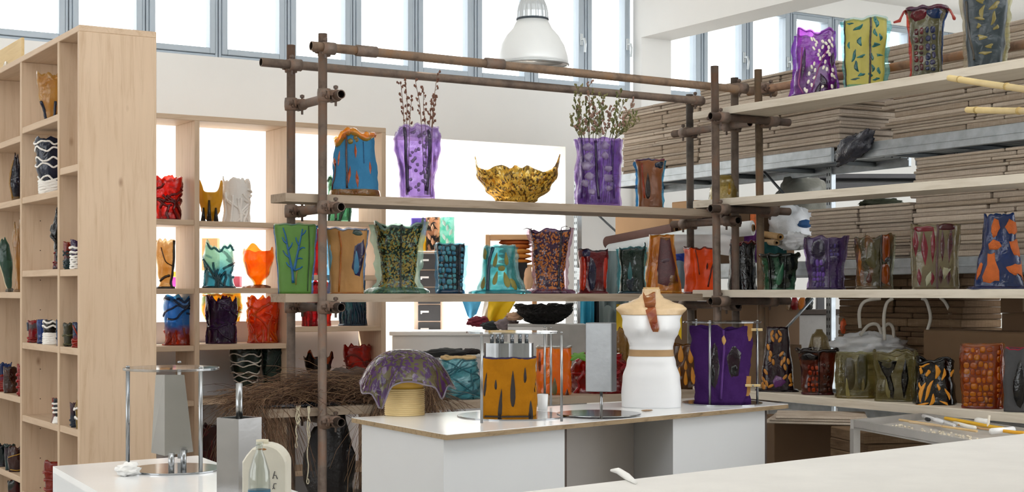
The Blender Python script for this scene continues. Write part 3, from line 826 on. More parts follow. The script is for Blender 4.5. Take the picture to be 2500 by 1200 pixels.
tan = plain('a3763f', .6, var=.15, scale=8, bump=.15)
v = Vase('vase', 'tan vase with amber streak and blue clear edges half behind the scaffold pole', YF, 847, 560, 98, FZ[1], [(0, .80), (.3, .80), (.7, .90), (1, 1)], tan, 'vase', G2, sq=4, flat=.75, folds=(3, .03, .8), jag=.02)
v.fin(-1, .012, resin('58a8e0', op=.4)); v.fin(1, .008, resin('3a78c8', op=.4)); v.rim(.007, resin('c8d8f4', '6a90d0', op=.5))
v.strand([(828, 565), (834, 600), (832, 640), (828, 712)], .005, resin('e08a14', '8a4a10', op=.6), 'streak')
v.inlay_pts([(866, 600), (888, 580), (892, 610), (884, 650), (878, 676), (866, 672), (858, 655), (862, 630)], resin('2c2a58', '3a3a80', op=.8), .003)
v.inlay(869, 640, 18, 62, resin('6cc0ee', op=.45), 'drop', 0, .006); v.inlay(872, 568, 26, 16, resin('4a6a68', op=.8), 'blob', 0, .003)
v.inlay(806, 630, 12, 70, resin('8cd0f4', op=.4), 'leaf', 0, .004); v.foot(.004, .006, resin('f09a20', op=.5))

glassy = resin('d4f2e4', 'a8dcc6', op=.5)
v = Vase('vase', 'dark green and gold speckled vase with pale clear winged edges', YF, 972, 552, 116, FZ[1], [(0, .92), (.08, .82), (.2, .70), (.5, .74), (.8, .92), (1, 1.02)], resin('1f4030', '14281c', op=.85), 'vase', G2, sq=3.2, flat=.7, jag=.05, peaks=((-.85, .05, .3), (.9, .08, .3), (.0, -.04, .4), (.12, .06, .12)))
v.fin(-1, .024, glassy); v.fin(1, .024, glassy); v.rim(.008, glassy); v.foot(.05, .03, resin('8fc8b4', '3a6a58', op=.5), amp=.5)
v.flecks(520, 6, 10, plain('7c6a20', .5, var=.2), .0018, 'gold_flecks'); v.flecks(300, 5, 8, resin('8ccab0', op=.6), .002, 'pale_flecks')
v.seam(.12, .006, resin('2c3a34', op=.85))

v = Vase('vase', 'turquoise vase of rounded cells in dark mortar lines', YF, 1100, 597, 70, FZ[1], [(0, .86), (.2, .82), (.6, .92), (1, 1)], resin('0f2c3c', '0a1c28', op=.9), 'vase', G2, sq=4, flat=.8, jag=.02)
v.fin(-1, .012, resin('86c8f0', op=.35)); v.fin(1, .012, resin('86c8f0', op=.35)); v.foot(.010, .02, resin('1c6aa0', op=.6)); v.rim(.006, resin('8ad0e8', op=.4))
v.cells(1070, 1114, 600, 706, 4, 8, None, .14, .004, mats=[resin('5ac0dc', op=.9), resin('44a4d0', op=.9), resin('6cd0e0', op=.9)])
v.cells(1120, 1133, 602, 704, 1, 8, resin('4ab0d4', op=.9), .25, .004); v.seam(.45, .007, resin('102c40', op=.85))

aqua = resin('6fd0d0', '2a8a9c', op=.4, scale=1.6)
v = Vase('vase', 'aqua trunk shaped vase with olive patches and flared foot', YF, 1218, 602, 104, FZ[1], [(0, 1.12), (.12, 1.0), (.4, .78), (.8, .74), (1, .72)], aqua, 'vase', G2, sq=3, flat=.75, jag=.02, folds=(5, .03, .5))
v.fin(-1, .014, resin('b4ecf0', op=.3)); v.fin(1, .014, resin('b4ecf0', op=.3)); v.rim(.008, resin('b4ecf0', op=.3)); v.foot(.034, .02, resin('3aa0b0', op=.5), amp=.5)
ol = plain('7c7430', .6, var=.15, bump=.1)
for (p, q, w, h, a) in ((1210, 634, 14, 36, 12), (1236, 632, 14, 32, -4), (1184, 620, 10, 30, 0), (1210, 678, 16, 36, 14), (1236, 682, 22, 40, -16), (1254, 694, 14, 28, -24), (1180, 690, 14, 32, 10), (1224, 655, 18, 14, 0)): v.inlay(p, q, w, h, ol, 'drop' if h > 30 else 'blob', a, .002, 'olive_patch')
v.strand([(1204, 602), (1194, 640), (1192, 680), (1192, 712)], .010, resin('1c4a68', op=.75), 'seam')

v = Vase('vase', 'purple and copper speckled vase with curling rim points', YF, 1342, 562, 98, FZ[1], [(0, .92), (.08, .74), (.3, .70), (.7, .84), (1, 1)], resin('5c3a5e', '3a2440', op=.85), 'vase', G2, sq=3.5, flat=.75, jag=.03, peaks=((-.9, .03, .3), (.9, .03, .3)))
pk = resin('e4c2cc', 'a87898', op=.4)
v.fin(-1, .012, pk); v.fin(1, .016, pk); v.foot(.036, .024, resin('9a6a88', '5a3a5a', op=.6), amp=.5)
v.flecks(420, 6, 8, plain('a85c18', .5, var=.25), .0018, 'copper_flecks'); v.flecks(150, 5, 6, resin('e8c8d4', op=.55), .0022, 'pale_flecks')
v.seam(.45, .008, resin('3c2840', op=.85))
for (a, b, c) in (((1300, 562), (1288, 558), (1274, 560)), ((1372, 560), (1376, 552), (1392, 552)), ((1388, 566), (1396, 562), (1402, 561))):
    pass
P0 = Vector(v.P(-pi+.15, 1)); v_r = v.root
link('curl', MB().tube([P0, P0+Vector((-.02, -.005, .006)), P0+Vector((-.045, -.01, -.003))], [.004, .003, .0012], 6), resin('3a2634', op=.85), v_r, True, world=False)
P0 = Vector(v.P(-.9, 1)); link('curl', MB().tube([P0, P0+Vector((.004, 0, .02)), P0+Vector((.025, 0, .028)), P0+Vector((.04, 0, .026))], [.004, .003, .0025, .0012], 6), resin('3a2634', op=.85), v_r, True, world=False)

v = Vase('vase', 'red and navy striped resin vase beside the perforated upright', YF, 1449, 612, 72, FZ[1], [(0, .88), (.2, .84), (.6, .90), (1, 1)], resin('8c1824', '5c101c', op=.7), 'vase', G2, sq=4, folds=(5, .05, .7), jag=.03)
v.inlay(1446, 672, 22, 76, resin('16204c', op=.85), 'blob', 0, .004, 'stripe'); v.inlay(1422, 668, 18, 84, resin('ff3a10', 'd82008', op=.7), 'cell', 0, .005, 'stripe'); v.inlay(1479, 668, 12, 80, resin('f8300c', op=.7), 'cell', 0, .004, 'stripe')
v.inlay(1432, 620, 22, 18, resin('2c3c70', op=.7), 'blob', 0, .003); v.foot(.012, .01, resin('9c1c34', op=.6)); v.rim(.005, resin('2c1428', op=.8))

v = Vase('vase', 'dark teal vase with a pale drop shaped window', YF, 1543, 606, 66, FZ[1], [(0, .92), (.5, .88), (1, 1)], resin('27423a', '1c2c24', op=.85), 'vase', G2, sq=4, folds=(4, .04, .8), jag=.04, peaks=((.85, .08, .3),))
v.fin(-1, .012, resin('5ab8c4', op=.4)); v.fin(1, .010, resin('5ab8c4', op=.4)); v.foot(.010, .012, resin('1c5a78', op=.6)); v.rim(.006, resin('3a8a94', op=.6))
v.inlay(1538, 662, 16, 46, resin('4a98a0', op=.5), 'drop', 0, .004); v.inlay(1538, 690, 20, 36, resin('10243a', op=.9), 'blob', 0, .002)

v = Vase('vase', 'tall amber and maroon vase behind the mannequin neck', YF, 1616, 573, 70, FZ[1], [(0, 1.35), (.2, 1.22), (.6, .95), (1, .84)], resin('e6a436', 'b87418', op=.45), 'vase', G2, sq=4, flat=.7, jag=.015)
v.inlay_pts([(1612, 580), (1636, 580), (1640, 610), (1650, 650), (1656, 690), (1630, 698), (1606, 692), (1604, 660), (1608, 620)], plain('4c1c20', .3, var=.25, scale=30, bump=.3), .004, 'maroon_patch')
v.strand([(1590, 576), (1590, 620), (1586, 660), (1582, 700)], .006, resin('f0a030', op=.4), 'streak'); v.strand([(1606, 640), (1600, 670), (1604, 704)], .006, resin('f0b050', op=.4), 'streak'); v.foot(.012, .008, resin('d88a1c', op=.5))
v.inlay(1626, 636, 36, 12, resin('8a6a78', op=.6), 'blob', -12, .006, 'smear')

ora = plain('d8440a', .25, var=.18, scale=10, bump=.12, spec=.25)
v = Vase('vase', 'bright orange folded vase next to the right scaffold pole', YF, 1714, 606, 84, FZ[1], [(0, .98), (.3, .92), (.7, .94), (1, 1)], ora, 'vase', G2, sq=3, folds=(5, .09, 1.2), jag=.03)
v.rim(.006, resin('7a1408', op=.8)); v.strand([(1698, 608), (1704, 640), (1708, 670)], .004, plain('7a2408', .3), 'crease'); v.strand([(1742, 640), (1734, 670), (1728, 700)], .005, resin('6a1808', op=.9), 'crease')
v.inlay(1726, 650, 5, 18, resin('5a2418', op=.9), 'leaf', 6, .004, 'slit'); v.foot(.006, .01, resin('8a1c0c', op=.8))

v = Vase('vase', 'black glossy vase with red rim drips just right of the scaffold pole', YF, 1812, 592, 66, FZ[1], [(0, 1.05), (.4, .98), (.8, .92), (1, .9)], resin('16161c', '0c0c12', op=.96), 'vase', G2, sq=3, folds=(5, .05, .8), jag=.05)
v.rim(.006, resin('8a1418', op=.8)); v.foot(.006, .008, resin('5a1018', op=.8)); v.strand([(1800, 600), (1802, 640), (1800, 690)], .004, resin('3a4450', op=.9), 'streak'); v.inlay(1826, 612, 10, 30, resin('5a6068', op=.8), 'leaf', 0, .003)

# ---- right boards, eye level
v = Vase('vase', 'dark green translucent vase with broad rolled black rim', XR, 1904, 624, 92, RBZ[2], [(0, .78), (.4, .84), (.85, .94), (1, 1)], resin('3a7a58', '14281e', 'streak', op=.6, scale=.5), 'vase', G3, sq=3, folds=(5, .05, .9), jag=.03, peaks=((.9, .06, .4),))
v.rim(.013, resin('10201a', op=.95)); v.inlay(1906, 668, 20, 60, resin('4a9a70', op=.5), 'drop', 12, .003); v.seam(.25, .008, resin('0c1c16', op=.9)); v.seam(-.45, .008, resin('0c1c16', op=.9))

v = Vase('vase', 'violet resin vase with faceted cell windows, second on the right board', XR, 2016, 578, 98, RBZ[2], [(0, .84), (.3, .82), (.6, .94), (1, 1)], resin('6a4a8c', '3c2458', op=.6, scale=1.5), 'vase', G3, sq=4, folds=(4, .05, .7), jag=.03)
v.cells(1984, 2014, 632, 700, 4, 5, None, .14, .004, mats=[resin('9a66e0', op=.85), resin('6a48a0', op=.9), resin('503878', op=.9)]); v.cells(2024, 2048, 592, 640, 3, 4, None, .25, .004, mats=[resin('4a3468', op=.9), resin('7060ac', op=.9)])
v.inlay(1998, 608, 34, 44, resin('33244a', op=.85), 'cell', 0, .002, 'window'); v.seam(.12, .007, resin('8a6aa8', op=.5)); v.fin(-1, .008, resin('8a68a8', op=.4)); v.fin(1, .008, resin('8a68a8', op=.4)); v.foot(.01, .01, resin('4a2c6c', op=.6))

v = Vase('vase', 'amber and olive tortoiseshell vase between the violet and red ones', XR, 2134, 580, 86, RBZ[2], [(0, .94), (.3, .92), (.7, .97), (1, 1.05)], resin('8c5a20', '5e5634', 'streak', op=.65, scale=.6), 'vase', G3, sq=4, folds=(4, .05, 1.1), jag=.04, peaks=((.55, .06, .4),))
v.inlay(2128, 628, 28, 66, resin('6e6840', op=.6), 'blob', 0, .003); v.inlay(2162, 606, 20, 70, resin('b04c10', op=.65), 'cell', 0, .004); v.inlay(2160, 668, 22, 50, resin('b8540f', op=.6), 'cell', 0, .004); v.inlay(2164, 634, 12, 12, resin('403c3c', op=.9), 'blob', 0, .006)
v.inlay(2100, 640, 10, 70, resin('d07a1c', op=.5), 'leaf', 0, .003); v.inlay(2122, 678, 20, 26, resin('5a1c0c', op=.8), 'drop', 0, .003); v.foot(.006, .016, resin('8a7a5a', op=.6)); v.seam(.3, .006, resin('4a3c2c', op=.7)); v.fin(1, .006, resin('d8e0c0', op=.4))

kh = resin('a89c78', '8a7c58', op=.55)
v = Vase('vase', 'khaki resin vase with crimson vertical drips', XR, 2282, 548, 112, RBZ[2], [(0, .94), (.4, .92), (1, 1)], kh, 'vase', G3, sq=5, flat=.7, jag=.015)
cr = resin('a01c38', '7c1428', op=.8); cr2 = resin('5c1424', op=.85)
for (p, q, w, h, m) in ((2237, 590, 16, 76, cr), (2258, 606, 18, 88, cr), (2278, 598, 12, 96, cr), (2246, 676, 12, 44, cr), (2276, 680, 12, 34, cr), (2300, 600, 12, 80, cr2), (2318, 598, 14, 92, cr2), (2296, 672, 12, 46, cr2), (2314, 674, 12, 44, cr2)): v.inlay(p, q, w, h, m, 'leaf', v.rnd.uniform(-4, 4), .003, 'drip')
v.inlay(2256, 558, 50, 14, cr, 'cell', 3, .003, 'drip'); v.inlay(2310, 556, 40, 16, cr2, 'cell', 0, .003, 'drip')
v.inlay(2268, 680, 16, 40, resin('e4e8c8', op=.5), 'leaf', 16, .004, 'pale_patch'); v.inlay_pts([(2302, 652), (2320, 656), (2312, 668), (2304, 682), (2300, 668)], resin('dcd8b0', op=.6), .004, 'pale_patch')  # leaf-shaped pale patch is a patch of sunlight put into the colour
v.fin(-1, .006, kh); v.fin(1, .008, kh); v.seam(.1, .006, resin('7c4a50', op=.7))

nav = resin('17408c', '102c60', op=.8, scale=1.2)
v = Vase('vase', 'deep blue vase with rough orange patches on a flared foot', XR, 2440, 526, 92, RBZ[2], [(0, 1.36), (.06, 1.24), (.3, 1.08), (.7, .84), (1, .74)], nav, 'vase', G3, sq=3, flat=.8, folds=(5, .03, .4), jag=.03)
v.foot(.028, .012, resin('1c2868', op=.85)); opat = plain('b85a1c', .75, var=.2, scale=30, bump=.5)
for (pts) in ([(2422, 552), (2428, 533), (2438, 536), (2442, 556), (2434, 576), (2426, 582), (2421, 568)], [(2452, 556), (2462, 536), (2478, 538), (2490, 550), (2488, 568), (2474, 576), (2462, 572)], [(2414, 596), (2426, 584), (2440, 590), (2446, 602), (2436, 610), (2416, 610)], [(2462, 590), (2478, 582), (2490, 592), (2492, 610), (2486, 628), (2474, 624), (2466, 606)], [(2413, 618), (2430, 616), (2431, 636), (2440, 662), (2440, 686), (2420, 692), (2402, 688), (2400, 676), (2412, 644)], [(2454, 652), (2476, 644), (2498, 634), (2500, 670), (2496, 686), (2474, 672), (2462, 664)], [(2390, 660), (2398, 640), (2402, 644), (2396, 668), (2388, 684)]): v.inlay_pts(pts, opat, .006, 'orange_patch')

# ---- right top board
mag = resin('a02cb8', '5a1478', op=.5, scale=1.6)
v = Vase('vase', 'magenta vase with white seed flecks and dark leaf shapes', XR, 1990, 80, 98, RBZ[0], [(0, 1.08), (.15, 1.02), (.5, .94), (1, .88)], mag, 'vase', G3, sq=4, flat=.7, jag=.04, peaks=((-.7, .03, .2),))
v.fin(-1, .014, resin('a040e8', op=.45)); v.fin(1, .008, resin('a040e8', op=.45)); v.rim(.007, resin('c060e0', op=.5)); v.foot(.008, .012, resin('7a2ca0', op=.5))
dkp = resin('3a1040', op=.85)
v.inlay(2011, 204, 18, 46, dkp, 'leaf', -22, .003, 'dark_leaf'); v.inlay(1998, 222, 18, 34, dkp, 'drop', 20, .003, 'dark_leaf'); v.inlay(2032, 150, 16, 44, dkp, 'leaf', 8, .003, 'dark_leaf'); v.inlay(1962, 160, 12, 90, dkp, 'leaf', 6, .003, 'dark_leaf'); v.inlay(2038, 214, 8, 24, dkp, 'leaf', 0, .003, 'dark_leaf')
wf = plain('f0ecdc', .5)
for (p, q) in ((1982, 100), (1988, 98), (1992, 112), (1987, 122), (2008, 106), (2024, 108), (2032, 100), (2030, 116), (2022, 122), (2008, 120), (2000, 128), (1998, 138), (2002, 148), (2010, 142), (2020, 132), (2024, 138), (2014, 156), (1988, 160), (1982, 168), (1990, 176), (1976, 184), (1988, 194), (2010, 170), (2018, 174), (2032, 176), (2030, 188), (2036, 192), (1974, 204), (1982, 212), (1966, 222), (1970, 226), (2008, 216), (2030, 216), (1962, 172), (1994, 104), (2016, 112)): v.inlay(p, q, 6, 11, wf, 'cell', v.rnd.uniform(-40, 40), .002, 'white_fleck', 8)
v.strand([(1960, 120), (1956, 170), (1950, 210), (1962, 232)], .004, resin('d868b0', op=.7), 'line'); v.strand([(2016, 130), (1998, 170), (1982, 225)], .003, resin('d868b0', op=.7), 'line')

cyan = resin('9cecf0', '38b8c4', op=.35, scale=1.5)
v = Vase('vase', 'olive yellow vase with turquoise clear edges and bird-like marks', XR, 2112, 52, 100, RBZ[0], [(0, .86), (.4, .92), (.8, 1), (1, 1)], plain('a39a42', .45, var=.1, bump=.1), 'vase', G3, sq=5, flat=.7, jag=.015, peaks=((.4, .04, .3),))
v.fin(-1, .014, cyan); v.fin(1, .018, cyan); v.rim(.012, resin('d8f8fa', op=.3)); v.foot(.008, .016, resin('7ac8d8', op=.4)); v.seam(.22, .006, resin('4a3c44', op=.8)); v.seam(-.72, .005, resin('1c3848', op=.8))
tq = resin('2a98a8', '143c54', op=.7, scale=3)
for (p, q, w, h, a) in ((2076, 62, 16, 6, 0), (2096, 72, 9, 30, 50), (2100, 106, 12, 24, 0), (2074, 114, 6, 18, 0), (2086, 140, 8, 34, 20), (2104, 142, 20, 8, -10), (2092, 166, 10, 30, -16), (2104, 186, 16, 10, -30), (2090, 196, 20, 6, 0), (2138, 64, 12, 26, 0), (2136, 88, 8, 20, -14), (2148, 98, 8, 18, 0), (2136, 116, 18, 12, 0), (2128, 144, 8, 20, 0), (2144, 140, 16, 7, 0), (2130, 172, 8, 20, 0), (2144, 178, 8, 18, 0), (2124, 188, 10, 12, 0), (2138, 198, 16, 8, 0)): v.inlay(p, q, w, h, tq, 'flame', a, .003, 'turquoise_mark')

v = Vase('vase', 'red and dark blue cobble patterned vase with drooping rim drips', XR, 2261, 26, 78, RBZ[0], [(0, .88), (.4, .90), (.8, .98), (.93, 1.1), (1, 1.18)], resin('827e5a', '5e5a40', op=.8), 'vase', G3, sq=5, flat=.75, jag=.02)
v.fin(-1, .008, resin('e02c10', op=.5)); v.fin(1, .006, resin('1c3c80', op=.6)); v.rim(.013, resin('2a2c58', '7a1c28', op=.85))
v.inlay(2244, 40, 40, 30, resin('7c1c2c', op=.8), 'blob', 0, .005, 'glaze'); v.inlay(2280, 38, 40, 30, resin('1c3c78', op=.8), 'blob', 0, .005, 'glaze')
v.cells(2232, 2256, 70, 178, 2, 6, None, .22, .004, 'cobble', mats=[resin('6a1c24', op=.8), resin('801c20', op=.8), resin('4c2028', op=.8)], jit=.2); v.cells(2258, 2284, 66, 178, 2, 6, None, .22, .004, 'cobble', mats=[resin('26306c', op=.8), resin('1c2c60', op=.8), resin('3a3470', op=.8)], jit=.2)
for (sg, c) in ((-1, 'd83018'), (1, 'e83c10')):
    P0 = Vector(v.P(-pi/2+sg*1.45, 1)); pts = [P0, P0+Vector((sg*.016, 0, -.012)), P0+Vector((sg*.03, 0, -.04)), P0+Vector((sg*.038, 0, -.058)), P0+Vector((sg*(.07 if sg < 0 else .04), 0, -.066))]
    link('rim_drip', MB().tube(pts, [.006, .006, .006, .010, .005], 8), resin(c, '401428', op=.6), v.root, True, world=False)

v = Vase('vase', 'slate grey vase with gold blotches at the far right of the top board', XR, 2406, -14, 104, RBZ[0], [(0, .76), (.4, .86), (1, 1)], resin('46565e', '34424a', op=.9, rough=.25), 'vase', G3, sq=5, flat=.75, jag=.03)
gb = resin('c8b464', '8a7c3a', op=.55)
for (p, q, w, h, a) in ((2395, 8, 28, 12, 20), (2428, 22, 26, 16, -20), (2398, 36, 12, 36, 14), (2394, 50, 22, 10, 0), (2424, 52, 10, 36, 18), (2396, 96, 22, 14, 0), (2416, 118, 18, 12, 0), (2404, 134, 28, 10, -10), (2390, 68, 10, 14, 0), (2430, 74, 10, 16, 30)): v.inlay(p, q, w, h, gb, 'flame', a, .004, 'gold_blotch')
v.fin(-1, .014, resin('c4b89c', op=.4)); v.fin(1, .016, resin('c8c48c', op=.4)); v.strand([(2362, 5), (2366, 60), (2376, 120), (2380, 150)], .006, resin('5a5040', op=.8), 'seam')

v = Vase('vase', 'pale yellow clear vase upside down behind the scaffold poles', ('X', 6.08), 1768, 428, 74, RBZ[1], [(0, 1), (.4, .92), (.8, .72), (1, .5)], resin('c8b46c', 'a08c4c', op=.4, scale=1.5), 'vase', G3, jag=.0, sq=2.6)
v.inlay(1780, 462, 12, 30, resin('c89c1c', op=.5), 'drop', 0, .004); v.inlay(1750, 458, 10, 24, resin('c8a83c', op=.5), 'drop', 0, .004)

# ---- right lowest board
v = Vase('vase', 'maroon tapered vase with orange petal marks and a lilac patch', XR, 1898, 798, 60, RBZ[3], [(0, 1.3), (.3, 1.22), (.7, .98), (1, .86)], resin('3c1c2c', '2a1420', op=.92), 'vase', G3, sq=5, flat=.75, jag=.01, lean=.0)
op_ = plain('b8761c', .4, var=.2)
for (p, q, a) in ((1885, 812, 20), (1896, 820, -10), (1904, 812, -30), (1886, 826, -24), (1904, 828, 26), (1876, 846, -10), (1882, 862, -12), (1880, 874, -10), (1888, 882, -8), (1908, 862, 40), (1914, 876, 14), (1908, 884, 10), (1924, 880, -10), (1916, 894, -14), (1870, 906, -30), (1864, 924, -30), (1872, 934, -14), (1862, 938, 10), (1916, 918, 40), (1928, 916, 20), (1930, 924, -10), (1932, 936, 70), (1882, 940, 60), (1866, 944, 10)): v.inlay(p, q, 7.5, 17, op_, 'oval', a, .002, 'petal', 10)
v.inlay_pts([(1886, 928), (1894, 914), (1908, 918), (1920, 930), (1908, 940), (1892, 944)], resin('a858b8', op=.7), .003, 'lilac_patch'); v.foot(.03, .012, resin('2a1420', op=.92))

v = Vase('vase', 'dark red cobbled vase with thick black rim', XR, 1996, 856, 86, RBZ[3], [(0, .84), (.3, .86), (.7, .95), (.92, 1.04), (1, 1.1)], resin('7c2408', '4c1808', op=.75), 'vase', G3, sq=4, folds=(5, .03, .6), jag=.03)
v.rim(.011, resin('1c1014', op=.96)); v.cells(1972, 2000, 888, 956, 3, 5, None, .26, .004, 'cobble', mats=[resin('b83008', op=.9), resin('8a2008', op=.9), resin('d0480c', op=.9)]); v.cells(2008, 2026, 884, 956, 2, 5, None, .3, .004, 'cobble', mats=[resin('5c2010', op=.8), resin('48200f', op=.85)])
v.inlay(1976, 870, 44, 20, resin('181014', op=.95), 'blob', 0, .006, 'glaze'); v.seam(.05, .006, resin('3a140c', op=.85)); v.foot(.006, .012, resin('7c1420', op=.6))

v = Vase('vase', 'smoky amber dome of clear resin behind the dark red vase', ('X', 6.12), 2000, 803, 58, RBZ[3], [(0, 1), (.6, .96), (.85, .7), (1, .25)], resin('b0a078', '8c7c58', op=.4, scale=1.4), 'vase', G3, jag=.0, sq=2.2)
v.strand([(1986, 815), (1988, 860), (1988, 900)], .005, resin('e0d4b4', op=.4), 'seam')

olv = resin('b8ae78', '8a8050', op=.32, scale=1.2)
v = Vase('vase', 'square olive clear resin vase left of the black streaked one', XR, 2090, 862, 96, RBZ[3], [(0, 1), (1, .97)], olv, 'vase', G3, sq=6, flat=.8, jag=.02)
v.inlay(2075, 910, 26, 80, resin('5c543c', op=.7), 'cell', 0, .003, 'dark_window'); v.inlay(2105, 905, 26, 90, resin('4c4820', op=.75), 'cell', 0, .003, 'dark_window'); v.inlay(2070, 948, 12, 64, resin('d8cc84', op=.5), 'drop', -4, .005, 'pale_patch'); v.inlay(2106, 934, 12, 36, resin('a89450', op=.6), 'drop', 0, .005, 'pale_patch')
v.fin(-1, .004, olv); v.foot(.006, .014, resin('c0a858', op=.4)); v.rim(.006, resin('c8c490', op=.4))

v = Vase('vase', 'olive clear resin vase with broad black streaks', XR, 2184, 862, 92, RBZ[3], [(0, .96), (.5, .98), (1, 1.1)], olv, 'vase', G3, sq=6, flat=.8, jag=.05, peaks=((.9, .06, .3), (-.6, .05, .3)))
bk = resin('14120e', op=.97)
v.inlay_pts([(2144, 878), (2190, 876), (2184, 896), (2174, 906), (2184, 950), (2182, 972), (2174, 966), (2164, 920), (2152, 900)], bk, .003, 'black_streak'); v.inlay(2208, 922, 20, 100, bk, 'leaf', 2, .003, 'black_streak'); v.inlay(2168, 944, 16, 50, resin('a89c60', op=.6), 'drop', -6, .005, 'pale_patch'); v.inlay(2168, 876, 16, 10, resin('7c7438', op=.6), 'blob', 0, .005)
v.fin(1, .010, resin('b8b878', op=.4)); v.rim(.007, resin('a89c68', op=.5)); v.foot(.005, .01, olv)

v = Vase('vase', 'squat black vase with orange flame shapes', XR, 2282, 878, 90, RBZ[3], [(0, 1.12), (.3, 1.04), (.7, .96), (1, .98)], resin('120e0c', op=.97), 'vase', G3, sq=4, flat=.8, jag=.05, folds=(5, .03, .5))
fl = plain('d8901c', .35, var=.12)
for (p, q, w, h, a) in ((2258, 886, 22, 9, 0), (2250, 900, 8, 22, 8), (2266, 908, 12, 18, 0), (2287, 904, 13, 38, 0), (2303, 912, 8, 30, 10), (2252, 955, 11, 52, 14), (2268, 950, 10, 56, 24), (2248, 942, 6, 24, -8), (2276, 974, 10, 34, 18), (2291, 942, 8, 18, 0), (2312, 958, 7, 32, -20), (2322, 908, 6, 20, 14), (2254, 984, 30, 8, -6), (2306, 980, 22, 6, 20)): v.inlay(p, q, w, h, fl, 'flame', a, .003, 'flame')
v.rim(.008, resin('1c1a1c', op=.95))

orc = resin('c8620e', '984008', op=.45)
v = Vase('vase', 'glowing orange vase of honey coloured cells at the right', XR, 2398, 842, 106, RBZ[3], [(0, .84), (.1, .86), (.4, .96), (.75, 1), (1, .96)], orc, 'vase', G3, sq=4, flat=.8, jag=.015)
v.cells(2354, 2424, 846, 990, 5, 9, None, .14, .004, mats=[resin('f09a10', op=.85), resin('e4800c', op=.85), resin('d06a0a', op=.85)]); v.cells(2430, 2444, 850, 990, 1, 8, resin('e4800c', op=.85), .25, .004); v.foot(.008, .014, resin('b03008', op=.6)); v.rim(.007, resin('e8a060', op=.4)); v.seam(.55, .008, resin('a03c10', op=.6))

v = Vase('vase', 'charcoal felt vase with a black blob cut by the right frame edge', XR, 2500, 850, 92, RBZ[3], [(0, 1), (1, .98)], plain('48484a', .95, var=.15, bump=.2), 'vase', G3, sq=4, jag=.02)
v.inlay(2490, 935, 28, 100, resin('0c0c0e', op=.98), 'blob', 0, .012, 'black_blob'); v.rim(.004, plain('8c1c34', .8))

# ------------------------------------------------------------------ open backed bookcase
def bz(i, k): return CZ + BZ[i][k]
v = Vase('vase', 'scarlet vase of tangled strands beside the big end panel', YC, 408, 434, 70, bz(0, 0), [(0, .9), (.3, .84), (.7, .96), (1, 1)], resin('e81c08', 'a00c04', op=.5), 'vase', G4, jag=.06, jf=3.5)
v.strands(16, .006, resin('7c0c0c', op=.75)); v.foot(.006, .01, resin('7c0808', op=.7))
v = Vase('vase', 'yellow pod vase with two points on black feet', YC, 514, 470, 58, bz(1, 0), [(0, .12), (.12, .45), (.4, .78), (.8, .97), (1, 1)], plain('d8980c', .3, var=.12, bump=.1), 'vase', G4, sq=2, jag=.0, peaks=((-.85, .42, .42), (.85, .42, .42)))
for (p, q) in ((498, 508), (511, 490), (526, 508)):
    a = v.uv(p, q); P0 = Vector(v.P(a[0], a[1], .003)); P1 = Vector((P0.x*1.05, P0.y-.012, .004))
    link('foot', MB().tube([P0, (P0+P1)/2+Vector((0, -.004, 0)), P1], [.007, .011, .017], 8), plain('1c1a1c', .25), v.root, True, world=False)
v = Vase('vase', 'white vase of poured strands next to the yellow pod', YC, 578, 440, 66, bz(1, 0), [(0, .92), (.3, .86), (.65, .98), (1, 1)], plain('e9e5e0', .45, var=.04, bump=.1), 'vase', G4, jag=.07, jf=3.5)
v.strands(18, .006, plain('efebe6', .4, var=.04)); v.foot(.008, .006, plain('e9e5e0', .45))
v = Vase('vase', 'pale green clear vase half hidden by the upper scaffold board', YC, 828, 432, 56, bz(2, 0), [(0, .9), (.5, .95), (1, 1)], resin('7fc89c', '2f6a48', op=.45, scale=1.6), 'vase', G4, jag=.05)
v.strands(9, .006, resin('24503c', op=.65))

v = Vase('vase', 'amber and black glass-like vase cut by the end panel', YC, 404, 588, 46, bz(0, 1), [(0, .9), (.12, .6), (.3, .8), (.7, 1), (1, .96)], resin('c8944a', 'f0d09c', op=.5, scale=1.2), 'vase', G4, jag=.06, peaks=((0, -.08, .4),))
v.strand([(424, 590), (423, 640), (418, 680), (420, 704)], .009, resin('241410', op=.92), 'dark_edge'); v.strand([(394, 605), (404, 640), (422, 650)], .004, resin('3a2010', op=.85)); v.strand([(392, 685), (402, 676), (414, 672)], .009, resin('2c160c', op=.9)); v.foot(.006, .012, resin('1c1012', op=.95))
v = Vase('vase', 'aqua green vase with trailing teal strands', YC, 535, 600, 70, bz(1, 1), [(0, 1.05), (.15, .94), (.4, .92), (.75, 1.02), (1, .98)], resin('b8e8d8', '4a9cae', 'grad', op=.42, c3=None), 'vase', G4, jag=.10, jf=2.6, peaks=((-.5, .06, .3),))
v.strands(16, .0055, resin('2c6c7c', op=.65)); v.foot(.008, .012, resin('1c4c60', op=.7))
v = Vase('vase', 'orange petal goblet on a gnarled brown foot', YC, 630, 612, 74, bz(1, 1), [(0, .2), (.08, .2), (.15, .26), (.4, .72), (.75, .98), (1, 1)], resin('f8900a', 'e84a06', op=.4, scale=1.4), 'vase', G4, sq=2, jag=.02, peaks=((-.25, .20, .45), (.85, .10, .25), (-.95, .05, .3)))
v.foot(.06, .022, resin('8a5030', '4c2818', op=.7), amp=.5); v.strand([(600, 640), (606, 670), (616, 696)], .005, resin('c8a880', op=.5)); v.strand([(664, 640), (658, 670), (644, 698)], .005, resin('e0d0b4', op=.4))

